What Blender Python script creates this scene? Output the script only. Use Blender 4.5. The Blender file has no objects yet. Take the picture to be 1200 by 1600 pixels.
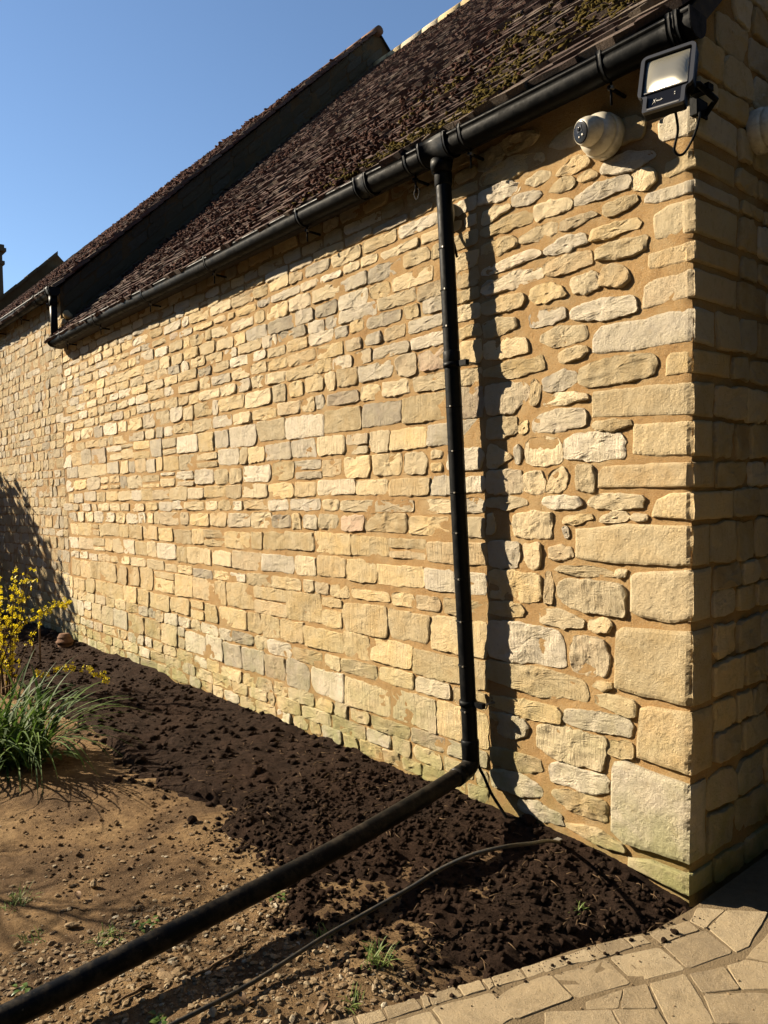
import bpy, math, random
import numpy as np
from mathutils import Matrix, Vector

# ------------------------------------------------------------------ scene, camera, light
scn = bpy.context.scene
C = scn.collection
FOC = 1200.0
CAM = np.array([1.43, -2.65, 1.5])
_th, _p, _r = math.radians(140), math.radians(1.6), math.radians(1.4)
_fw = np.array([math.cos(_th)*math.cos(_p), math.sin(_th)*math.cos(_p), -math.sin(_p)])
_rt = np.array([math.sin(_th), -math.cos(_th), 0.0])
_up = np.cross(_rt, _fw)
RT = _rt*math.cos(_r) - _up*math.sin(_r)
UP = _up*math.cos(_r) + _rt*math.sin(_r)
cd = bpy.data.cameras.new('camera')
cam = bpy.data.objects.new('camera', cd); C.objects.link(cam)
m = Matrix([(RT[i], UP[i], -_fw[i], CAM[i]) for i in range(3)] + [(0, 0, 0, 1)])
cam.matrix_world = m
cd.sensor_fit = 'VERTICAL'; cd.sensor_height = 36; cd.lens = 27.0
cd.clip_start = 0.02; cd.clip_end = 2000
scn.camera = cam
scn.render.resolution_x, scn.render.resolution_y = 768, 1024

SUN = Vector((-1.7, -1.0, 1.12)).normalized()          # towards the sun
w = bpy.data.worlds.new('World'); scn.world = w; w.use_nodes = True
nt = w.node_tree; nt.nodes.clear()
sky = nt.nodes.new('ShaderNodeTexSky'); sky.sky_type = 'NISHITA'; sky.sun_disc = False
sky.sun_elevation = math.asin(SUN.z)
sky.sun_rotation = math.atan2(SUN.x, SUN.y) % (2*math.pi)
sky.air_density = 1.0; sky.dust_density = 0.05; sky.ozone_density = 3.2; sky.altitude = 60
bg = nt.nodes.new('ShaderNodeBackground'); bg.inputs[1].default_value = 0.052
wo = nt.nodes.new('ShaderNodeOutputWorld')
nt.links.new(sky.outputs[0], bg.inputs[0]); nt.links.new(bg.outputs[0], wo.inputs[0])
sd = bpy.data.lights.new('sun', 'SUN'); sd.energy = 5.0; sd.angle = math.radians(0.53)
sd.color = (1.0, 0.855, 0.64)
so = bpy.data.objects.new('sun', sd); C.objects.link(so)
so.rotation_euler = SUN.to_track_quat('Z', 'Y').to_euler()
so.location = (-8, -6, 8)
vs = scn.view_settings
scn.display_settings.display_device = 'sRGB'
vs.view_transform = 'Standard'; vs.look = 'None'; vs.gamma = 1; vs.use_curve_mapping = False
vs.exposure = 1.60

# ------------------------------------------------------------------ helpers
def project(P):
    d = np.asarray(P, float) - CAM
    z = d @ _fw
    return 600 + FOC*(d @ RT)/z, 800 - FOC*(d @ UP)/z, z

def _h(ix, iy, iz, s):
    n = (ix.astype(np.int64)*374761393 + iy.astype(np.int64)*668265263 + iz.astype(np.int64)*2147483647 + s*1274126177) & 0xffffffff
    n = ((n ^ (n >> 13))*1274126177) & 0xffffffff
    n = ((n ^ (n >> 16))*2246822519) & 0xffffffff
    return ((n ^ (n >> 15)) & 0xffffff)/float(0xffffff)*2 - 1

def _hs(ix, iy, iz, s):
    n = (ix*374761393 + iy*668265263 + iz*2147483647 + s*1274126177) & 0xffffffff
    n = ((n ^ (n >> 13))*1274126177) & 0xffffffff
    n = ((n ^ (n >> 16))*2246822519) & 0xffffffff
    return (n ^ (n >> 15))/2147483647.5 - 1

def _vs(x, y, z, s):
    ix, iy, iz = math.floor(x), math.floor(y), math.floor(z)
    tx, ty, tz = x-ix, y-iy, z-iz
    tx = tx*tx*(3-2*tx); ty = ty*ty*(3-2*ty); tz = tz*tz*(3-2*tz); r = 0.0
    for c, wz in ((0, 1-tz), (1, tz)):
        if wz == 0: continue
        for b, wy in ((0, 1-ty), (1, ty)):
            k = wz*wy
            r += k*((1-tx)*_hs(ix, iy+b, iz+c, s)+tx*_hs(ix+1, iy+b, iz+c, s))
    return r

def vn(x, y, z=0.0, s=0):
    if isinstance(x, (float, int)) and isinstance(y, (float, int)) and isinstance(z, (float, int)):
        return _vs(x, y, z, s)
    x = np.asarray(x, float); y = np.asarray(y, float); z = np.asarray(z, float)
    x, y, z = np.broadcast_arrays(x, y, z)
    fx, fy, fz = np.floor(x), np.floor(y), np.floor(z)
    ix, iy, iz = fx.astype(int), fy.astype(int), fz.astype(int)
    tx, ty, tz = x-fx, y-fy, z-fz
    tx, ty, tz = [t*t*(3-2*t) for t in (tx, ty, tz)]
    r = 0
    for a in (0, 1):
        for b in (0, 1):
            for c in (0, 1):
                wgt = (tx if a else 1-tx)*(ty if b else 1-ty)*(tz if c else 1-tz)
                r = r + wgt*_h(ix+a, iy+b, iz+c, s)
    return r

def fbm(x, y, z=0.0, s=0, o=4, g=.5):
    r = 0; a = 1; f = 1; t = 0
    if isinstance(x, (float, int)) and isinstance(y, (float, int)) and isinstance(z, (float, int)):
        for i in range(o):
            r += a*_vs(x*f+13.1*i, y*f-7.7*i, z*f, s+i); t += a; a *= g; f *= 2.03
        return r/t
    for i in range(o):
        r = r + a*vn(np.asarray(x)*f+13.1*i, np.asarray(y)*f-7.7*i, np.asarray(z)*f, s+i); t += a; a *= g; f *= 2.03
    return r/t

def smooth(a, b, x):
    t = np.clip((np.asarray(x, float)-a)/(b-a), 0, 1); return t*t*(3-2*t)

def mesh_obj(name, verts, faces, mat, parent=None, tint=None, shade=True, loc=None):
    me = bpy.data.meshes.new(name)
    V = np.asarray(verts, float)
    if loc is not None: V = V - np.asarray(loc, float)
    me.from_pydata(V.tolist(), [], faces if isinstance(faces, list) else faces.tolist())
    if mat: me.materials.append(mat)
    if tint is not None:
        at = me.color_attributes.new('tint', 'FLOAT_COLOR', 'POINT')
        T = np.asarray(tint, np.float32)
        if T.ndim == 1: T = np.tile(T, (len(V), 1))
        at.data.foreach_set('color', np.hstack([T, np.ones((len(T), 1), np.float32)]).ravel())
    me.polygons.foreach_set('use_smooth', [bool(shade)]*len(me.polygons))
    me.update()
    o = bpy.data.objects.new(name, me); C.objects.link(o)
    if loc is not None: o.location = tuple(float(v) for v in loc)
    if parent: o.parent = parent
    return o

class Acc:                                   # several pieces joined into one mesh
    def __init__(s): s.v = []; s.f = []; s.t = []; s.n = 0
    def add(s, v, f, t=(0, 0, 0)):
        v = np.asarray(v, float)
        s.v.append(v); s.f += [tuple(i+s.n for i in q) for q in f]
        t = np.asarray(t, float)
        s.t.append(np.tile(t, (len(v), 1)) if t.ndim == 1 else t); s.n += len(v)
    def build(s, name, mat, parent=None, shade=True):
        return mesh_obj(name, np.vstack(s.v), s.f, mat, parent, np.vstack(s.t), shade)

def empty(name, loc, label, cat, group=None, rot=None):
    o = bpy.data.objects.new(name, None); C.objects.link(o); o.location = loc
    o.empty_display_size = .1
    if rot: o.rotation_euler = rot
    o['label'] = label; o['category'] = cat
    if group: o['group'] = group
    return o

def tag(o, label, cat, group=None):
    o['label'] = label; o['category'] = cat
    if group: o['group'] = group
    return o

def part(name, v, f, mat, root, tint=None, shade=True, pivot=None):
    """mesh given in world metres, parented to a root Empty standing at root.location (unrotated)"""
    rl = np.array(root.location)
    V = np.asarray(v, float)
    loc = V.mean(0) if pivot is None else np.asarray(pivot, float)
    o = mesh_obj(name, V, f, mat, None, tint, shade, loc)
    o.location = tuple(loc-rl); o.parent = root
    return o

def sub(name, v, f, mat, par, root, tint=None, shade=True):
    """sub-part: child of a part that sits at (par.location + root.location)"""
    base = np.array(root.location)+np.array(par.location)
    V = np.asarray(v, float); loc = V.mean(0)
    o = mesh_obj(name, V, f, mat, None, tint, shade, loc)
    o.location = tuple(loc-base); o.parent = par
    return o

def tube(pts, r, n=16, cap=True, taper=None):
    P = np.asarray(pts, float); N = len(P)
    R = np.full(N, r) if np.isscalar(r) else np.asarray(r, float)
    T = np.gradient(P, axis=0); T /= np.linalg.norm(T, axis=1)[:, None]+1e-12
    a = np.array([0, 0, 1.]) if abs(T[0][2]) < .9 else np.array([1., 0, 0])
    u = np.cross(T[0], a); u /= np.linalg.norm(u)
    V = []
    for i in range(N):
        u = u - T[i]*(u @ T[i]); u /= np.linalg.norm(u); vv = np.cross(T[i], u)
        for k in range(n):
            an = 2*math.pi*k/n
            V.append(P[i]+R[i]*(u*math.cos(an)+vv*math.sin(an)))
    F = []
    for i in range(N-1):
        for k in range(n):
            F.append((i*n+k, i*n+(k+1) % n, (i+1)*n+(k+1) % n, (i+1)*n+k))
    if cap:
        F.append(tuple(range(n))[::-1]); F.append(tuple((N-1)*n+k for k in range(n)))
    return np.array(V), F

def spline(pts, n=8):
    P = [np.array(p, float) for p in pts]; P = [2*P[0]-P[1]]+P+[2*P[-1]-P[-2]]; out = []
    for i in range(1, len(P)-2):
        for k in range(n):
            t = k/n
            out.append(.5*((2*P[i])+(-P[i-1]+P[i+1])*t+(2*P[i-1]-5*P[i]+4*P[i+1]-P[i+2])*t*t+(-P[i-1]+3*P[i]-3*P[i+1]+P[i+2])*t**3))
    out.append(P[-2]); return np.array(out)

def box(x0, x1, y0, y1, z0, z1):
    v = [(x, y, z) for x in (x0, x1) for y in (y0, y1) for z in (z0, z1)]
    f = [(0, 1, 3, 2), (4, 6, 7, 5), (0, 4, 5, 1), (2, 3, 7, 6), (0, 2, 6, 4), (1, 5, 7, 3)]
    return np.array(v, float), f

def lathe(prof, n=32, M=None):
    """prof: list of (r, h) revolved about local +z; M: 4x4 placing it"""
    V = []; F = []
    for (r, h) in prof:
        for k in range(n):
            a = 2*math.pi*k/n; V.append((r*math.cos(a), r*math.sin(a), h))
    for i in range(len(prof)-1):
        for k in range(n):
            F.append((i*n+k, i*n+(k+1) % n, (i+1)*n+(k+1) % n, (i+1)*n+k))
    F.append(tuple(range(n))[::-1]); F.append(tuple((len(prof)-1)*n+k for k in range(n)))
    V = np.array(V)
    if M is not None:
        V = np.array([M @ Vector(p) for p in V])
    return V, F

def blob(c, r, seed, sub=1, squash=(1, 1, 1), rough=.35):
    """an irregular lump from a subdivided octahedron"""
    key = ('ico', sub)
    if key not in blob.c:
        import bmesh
        bm = bmesh.new(); bmesh.ops.create_icosphere(bm, subdivisions=sub, radius=1)
        blob.c[key] = (np.array([v.co[:] for v in bm.verts]), [tuple(v.index for v in f.verts) for f in bm.faces]); bm.free()
    v, f = blob.c[key]
    n = 1+rough*vn(v[:, 0]*1.4+seed*3.7, v[:, 1]*1.4-seed*1.3, v[:, 2]*1.4, seed)
    a = seed*2.4
    R = np.array([[math.cos(a), -math.sin(a), 0], [math.sin(a), math.cos(a), 0], [0, 0, 1]])
    return (v*n[:, None]*np.array(squash)) @ R.T*r+np.asarray(c), f
blob.c = {}

# ------------------------------------------------------------------ materials
class Mat:
    k = .62
    def __init__(s, name, rough=.9, spec=.3):
        s.m = bpy.data.materials.new(name); s.m.use_nodes = True
        s.t = s.m.node_tree; s.b = s.t.nodes['Principled BSDF']
        s.b.inputs['Roughness'].default_value = rough
        s.b.inputs['Specular IOR Level'].default_value = spec
        s.g = s.n('ShaderNodeNewGeometry')
    def n(s, typ, **kw):
        nd = s.t.nodes.new(typ)
        for k, v in kw.items(): setattr(nd, k, v)
        return nd
    def l(s, a, b): s.t.links.new(a, b)
    def val(s, x, sock):
        if isinstance(x, (int, float)): sock.default_value = x
        elif isinstance(x, tuple): sock.default_value = (*x, 1) if len(x) == 3 and len(sock.default_value) == 4 else x
        else: s.l(x, sock)
    def noise(s, scale, detail=4, rough=.55, stretch=None, dist=0, off=0.0):
        nd = s.n('ShaderNodeTexNoise'); nd.inputs['Scale'].default_value = scale
        nd.inputs['Detail'].default_value = detail; nd.inputs['Roughness'].default_value = rough
        nd.inputs['Distortion'].default_value = dist
        mp = s.n('ShaderNodeMapping'); mp.inputs['Scale'].default_value = stretch or (1, 1, 1)
        mp.inputs['Location'].default_value = (off, off*.7, off*1.3)
        s.l(s.g.outputs['Position'], mp.inputs[0]); s.l(mp.outputs[0], nd.inputs['Vector'])
        return nd.outputs[0]
    def voro(s, scale, feature='F1', stretch=None, out='Distance'):
        nd = s.n('ShaderNodeTexVoronoi', feature=feature); nd.inputs['Scale'].default_value = scale
        mp = s.n('ShaderNodeMapping'); mp.inputs['Scale'].default_value = stretch or (1, 1, 1)
        s.l(s.g.outputs['Position'], mp.inputs[0]); s.l(mp.outputs[0], nd.inputs['Vector'])
        return nd.outputs[out]
    def ramp(s, x, stops):
        nd = s.n('ShaderNodeValToRGB'); r = nd.color_ramp
        while len(r.elements) > 1: r.elements.remove(r.elements[-1])
        for i, (p, c) in enumerate(stops):
            e = r.elements[0] if i == 0 else r.elements.new(p)
            e.position = p; e.color = (c, c, c, 1) if isinstance(c, (int, float)) else (*c, 1)
        s.val(x, nd.inputs[0]); return nd.outputs[0]
    def mix(s, f, a, b, mode='MIX'):
        nd = s.n('ShaderNodeMix', data_type='RGBA', blend_type=mode)
        s.val(f, nd.inputs[0]); s.val(a, nd.inputs[6]); s.val(b, nd.inputs[7]); return nd.outputs[2]
    def math(s, op, a, b=0.0, clamp=False):
        nd = s.n('ShaderNodeMath', operation=op, use_clamp=clamp)
        s.val(a, nd.inputs[0]); s.val(b, nd.inputs[1]); return nd.outputs[0]
    def attr(s, name='tint'):
        a = s.n('ShaderNodeAttribute', attribute_name=name)
        sp = s.n('ShaderNodeSeparateColor'); s.l(a.outputs['Color'], sp.inputs[0]); return sp.outputs
    def xyz(s):
        sp = s.n('ShaderNodeSeparateXYZ'); s.l(s.g.outputs['Position'], sp.inputs[0]); return sp.outputs
    def bump(s, h, dist=.01, strength=1.0, prev=None):
        nd = s.n('ShaderNodeBump'); nd.inputs['Distance'].default_value = dist
        nd.inputs['Strength'].default_value = strength; s.val(h, nd.inputs['Height'])
        if prev is not None: s.l(prev, nd.inputs['Normal'])
        return nd.outputs[0]
    def out(s, col, bump=None, rough=None):
        col = s.mix(1.0, col, (s.k, s.k, s.k), 'MULTIPLY')
        s.val(col, s.b.inputs['Base Color'])
        if bump is not None: s.l(bump, s.b.inputs['Normal'])
        if rough is not None: s.val(rough, s.b.inputs['Roughness'])
        return s.m

def m_stone(name, aged=0.0, k=1.0):
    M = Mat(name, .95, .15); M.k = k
    t = M.attr()
    # stone beds of different colour: cream, straw, grey, pinkish
    base = M.ramp(t[0], [(0, (.63, .515, .335)), (.2, (.61, .475, .28)), (.4, (.61, .45, .225)), (.52, (.52, .375, .20)), (.66, (.67, .585, .45)), (.8, (.52, .45, .35)), (.9, (.36, .30, .22)), (1, (.52, .36, .25))])
    v = M.math('ADD', M.math('MULTIPLY', t[1], .50), .68)
    base = M.mix(1.0, base, v, 'MULTIPLY')
    big = M.noise(9, 5, .6)
    base = M.mix(M.ramp(big, [(.38, 0.0), (.7, .6)]), base, (.58, .50, .34), 'MIX')
    base = M.mix(M.ramp(M.noise(22, 5, .7, off=5), [(.52, 0.0), (.72, .42)]), base, (.34, .25, .13))
    # weather stains: grey lichen and small black pits
    base = M.mix(M.ramp(M.noise(45, 3, .7, off=9), [(.62, 0.0), (.72, .4)]), base, (.20, .16, .11))
    z = M.xyz()[2]
    alg = M.math('MULTIPLY', M.ramp(z, [(0.0, .75), (.28, .38), (.8, 0.0)]), M.ramp(M.noise(5, 4, .6, off=3), [(.36, 0.0), (.62, 1.0)]))
    base = M.mix(alg, base, (.26, .27, .10))
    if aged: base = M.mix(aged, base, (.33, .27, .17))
    rgh = M.noise(150, 5, .8)
    mid = M.noise(42, 6, .75, off=2)
    pit = M.ramp(M.voro(75), [(.10, 0.0), (.34, 1.0)])
    tool = M.noise(1.0, 3, .6, stretch=(95, 95, 8), off=1)           # vertical chisel combing
    b = M.bump(mid, .015, .8)
    b = M.bump(rgh, .012, 1.0, b)
    b = M.bump(M.mix(M.ramp(M.noise(14, 3, .6, off=6), [(.48, 0.0), (.6, 1.0)]), (1.0, 1.0, 1.0), pit), .0035, .8, b)
    b2 = M.n('ShaderNodeBump'); b2.inputs['Distance'].default_value = .011
    M.val(tool, b2.inputs['Height']); M.val(t[2], b2.inputs['Strength']); M.l(b, b2.inputs['Normal'])
    return M.out(base, b2.outputs[0])

def m_mortar(name, k=1.0):
    M = Mat(name, 1.0, .1)
    c = M.ramp(M.noise(6, 5, .6), [(.3, (.44, .255, .105)), (.5, (.52, .325, .14)), (.7, (.56, .40, .21))])
    c = M.mix(M.ramp(M.noise(300, 2, .6), [(.52, 0.0), (.70, .6)]), c, (.66, .53, .33))
    c = M.mix(M.ramp(M.noise(160, 3, .6, off=4), [(.56, 0.0), (.70, .5)]), c, (.20, .125, .055))
    z = M.xyz()[2]
    alg = M.math('MULTIPLY', M.ramp(z, [(0.0, .6), (.3, .2), (.6, 0.0)]), M.ramp(M.noise(5, 4, .6, off=3), [(.36, 0.0), (.62, 1.0)]))
    c = M.mix(alg, c, (.24, .22, .08))
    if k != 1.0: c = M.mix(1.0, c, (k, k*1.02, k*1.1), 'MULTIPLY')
    b = M.bump(M.noise(45, 6, .75), .009, .7)
    b = M.bump(M.noise(200, 4, .75), .0055, .9, b)
    return M.out(c, b)

def m_slate():
    M = Mat('roof_slate', .95, .10); M.k = .72
    t = M.attr()
    c = M.ramp(t[0], [(0, (.085, .062, .054)), (.5, (.118, .083, .070)), (.8, (.14, .104, .085)), (1, (.20, .16, .125))])
    x = M.xyz()[0]
    red = M.math('MULTIPLY', M.ramp(M.noise(5, 5, .7), [(.4, 0.0), (.6, .85)]), M.ramp(M.math('MULTIPLY', x, -.25), [(.25, .15), (.6, 1.0)]))
    c = M.mix(red, c, (.125, .066, .054))
    c = M.mix(M.ramp(M.noise(60, 4, .7, off=3), [(.56, 0.0), (.7, .6)]), c, (.20, .15, .10))
    b = M.bump(M.noise(60, 5, .7, stretch=(1, 1, 1)), .012, 1.0)
    b = M.bump(M.noise(220, 3, .7), .003, 1.0, b)
    return M.out(c, b)

def m_moss(name, c0, c1):
    M = Mat(name, 1.0, .05)
    c = M.mix(M.ramp(M.noise(40, 4, .6), [(.35, 0.0), (.65, 1.0)]), c0, c1)
    return M.out(c, M.bump(M.noise(260, 4, .8), .008, 1.0))

def m_soil():
    M = Mat('dark_compost', 1.0, .05)
    c = M.mix(M.ramp(M.noise(26, 7, .8), [(.36, 0.0), (.62, 1.0)]), (.018, .0115, .0085), (.066, .042, .031))
    c = M.mix(M.ramp(M.noise(2.2, 5, .65, off=4), [(.46, 0.0), (.62, .6)]), c, (.060, .035, .024))
    c = M.mix(M.ramp(M.noise(260, 2, .6, off=8), [(.63, 0.0), (.70, .6)]), c, (.17, .105, .05))
    b = M.bump(M.noise(38, 8, .85), .016, .8)
    b = M.bump(M.noise(150, 5, .85), .010, 1.0, b)
    return M.out(c, b)

def m_earth():
    M = Mat('sandy_earth', 1.0, .08)
    c = M.ramp(M.noise(2.4, 6, .62, dist=.4), [(.30, (.11, .070, .040)), (.43, (.21, .135, .075)), (.54, (.335, .215, .110)), (.72, (.47, .32, .165))])
    c = M.mix(M.ramp(M.noise(28, 5, .7), [(.40, 0.0), (.68, .6)]), c, (.085, .05, .026))
    c = M.mix(M.ramp(M.noise(120, 3, .7, off=6), [(.60, 0.0), (.72, .5)]), c, (.42, .33, .20))
    b = M.bump(M.noise(16, 6, .7), .05, .7)
    b = M.bump(M.noise(110, 5, .75), .012, 1.0, b)
    return M.out(c, b)

def m_gravel():
    M = Mat('gravel_stone', .9, .2)
    t = M.attr()
    c = M.ramp(t[0], [(0, (.19, .14, .09)), (.35, (.30, .21, .12)), (.7, (.33, .235, .13)), (.9, (.42, .33, .21)), (1, (.62, .55, .42))])
    c = M.mix(M.ramp(M.noise(90, 4, .6), [(.45, 0.0), (.7, .6)]), c, (.15, .09, .045))
    return M.out(c, M.bump(M.noise(200, 4, .7), .004, .8))

def m_paver():
    M = Mat('concrete_paver', .95, .15); M.k = .95
    t = M.attr()
    c = M.ramp(t[0], [(0, (.20, .155, .10)), (.5, (.28, .22, .14)), (1, (.36, .29, .19))])
    c = M.mix(M.ramp(M.noise(4, 6, .7), [(.40, 0.0), (.64, .7)]), c, (.37, .285, .17))
    c = M.mix(M.ramp(M.noise(9, 5, .7, off=8), [(.52, 0.0), (.70, .55)]), c, (.15, .115, .07))
    c = M.mix(M.ramp(M.noise(260, 2, .6), [(.60, 0.0), (.68, .6)]), c, (.48, .41, .30))
    c = M.mix(M.ramp(M.noise(210, 2, .6, off=3), [(.60, 0.0), (.70, .6)]), c, (.10, .075, .05))
    b = M.bump(M.noise(24, 6, .75), .010, .8)
    b = M.bump(M.noise(240, 4, .8), .005, 1.0, b)
    return M.out(c, b)

def m_pvc(name, dust=0.0, rough=.42):
    M = Mat(name, rough, .08)
    c = (.005, .006, .0075)
    n = M.ramp(M.noise(14, 7, .75, off=2), [(.46, 0.0), (.66, 1.0)])
    c = M.mix(M.math('MULTIPLY', n, .06+dust), c, (.085, .065, .042))
    c = M.mix(M.math('MULTIPLY', M.ramp(M.noise(80, 3, .7, off=5), [(.68, 0.0), (.74, 1.0)]), dust), c, (.22, .19, .14))
    r = M.math('ADD', M.math('MULTIPLY', n, .35), rough)
    return M.out(c, M.bump(M.noise(60, 3, .6), .0012, .4), r)

def m_plain(name, col, rough=.5, spec=.4, dirt=0.0, metal=0.0, dcol=(.12, .09, .05), bs=0.0):
    M = Mat(name, rough, spec)
    c = col
    if dirt: c = M.mix(M.math('MULTIPLY', M.ramp(M.noise(30, 5, .7), [(.45, 0.0), (.7, 1.0)]), dirt), col, dcol)
    M.b.inputs['Metallic'].default_value = metal
    if bs:
        return M.out(c, M.bump(M.noise(150, 4, .6), bs, .8))
    M.val(c, M.b.inputs['Base Color']); return M.m

def m_leaf(name, a, b, trans=.35, rough=.4):
    M = Mat(name, rough, .25)
    t = M.attr()
    c = M.mix(t[0], a, b)
    M.val(c, M.b.inputs['Base Color'])
    tr = M.n('ShaderNodeBsdfTranslucent'); M.val(c, tr.inputs[0])
    ms = M.n('ShaderNodeMixShader'); ms.inputs[0].default_value = trans
    M.l(M.b.outputs[0], ms.inputs[1]); M.l(tr.outputs[0], ms.inputs[2])
    M.l(ms.outputs[0], M.t.nodes['Material Output'].inputs[0])
    return M.m

SHADE_STONE = m_stone('shade_darkened_stone', .6, .17)  # limestone darkened so end-wall shade is in its colour; far chimney reuses it
STONE = m_stone('cream_limestone'); STONE_OLD = m_stone('aged_limestone', .30, .86)
MORTAR = m_mortar('sandy_mortar'); MORTAR_OLD = m_mortar('old_mortar', .92); MORTAR_SHADE = m_mortar('shade_darkened_mortar', .24)  # last one is mortar darkened to paint the end walls' shade into it
SLATE = m_slate(); SOIL = m_soil(); EARTH = m_earth(); GRAVEL = m_gravel(); PAVER = m_paver()
MOSS_Y = m_moss('yellow_green_moss', (.085, .068, .024), (.19, .14, .035))
MOSS_R = m_moss('dry_red_moss', (.085, .045, .038), (.14, .075, .06))
PVC = m_pvc('black_plastic'); PVC_DUSTY = m_pvc('dusty_black_plastic', .42, .40)
HOSE = m_plain('grey_rubber', (.018, .018, .017), .45, .35, .5)
WHITE = m_plain('white_enamel', (.52, .48, .39), .4, .4, .45)
DARKWOOD = m_plain('dark_board', (.035, .032, .034), .8, .2, .4)
JOINT = m_plain('joint_sand', (.24, .18, .11), 1.0, .05, .5, bs=.006)
GLASSBLK = m_plain('camera_glass', (.008, .008, .010), .25, .2)
STEEL = m_plain('dull_steel', (.30, .28, .25), .45, .5, .5, .6)
TERRA = m_plain('terracotta', (.20, .10, .055), .9, .2, .5, bs=.004)
LEAF = m_leaf('strap_leaf', (.026, .060, .010), (.12, .19, .035), .35, .65)
LEAF_Y = m_leaf('broad_leaf', (.04, .08, .018), (.08, .13, .03), .3, .35)
GRASS = m_leaf('grass_blade', (.07, .12, .025), (.20, .26, .07), .35, .5)
FLOWER = m_leaf('yellow_petal', (.62, .50, .012), (.74, .62, .03), .3, .5)
BARK = m_plain('bark', (.10, .065, .035), .95, .1, .5, bs=.005)
TWIG = m_plain('dry_twig', (.20, .13, .075), .95, .1, .5, bs=.003)
SHRUB = m_leaf('dark_shrub_leaf', (.03, .06, .015), (.05, .09, .02), .2, .4)

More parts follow.
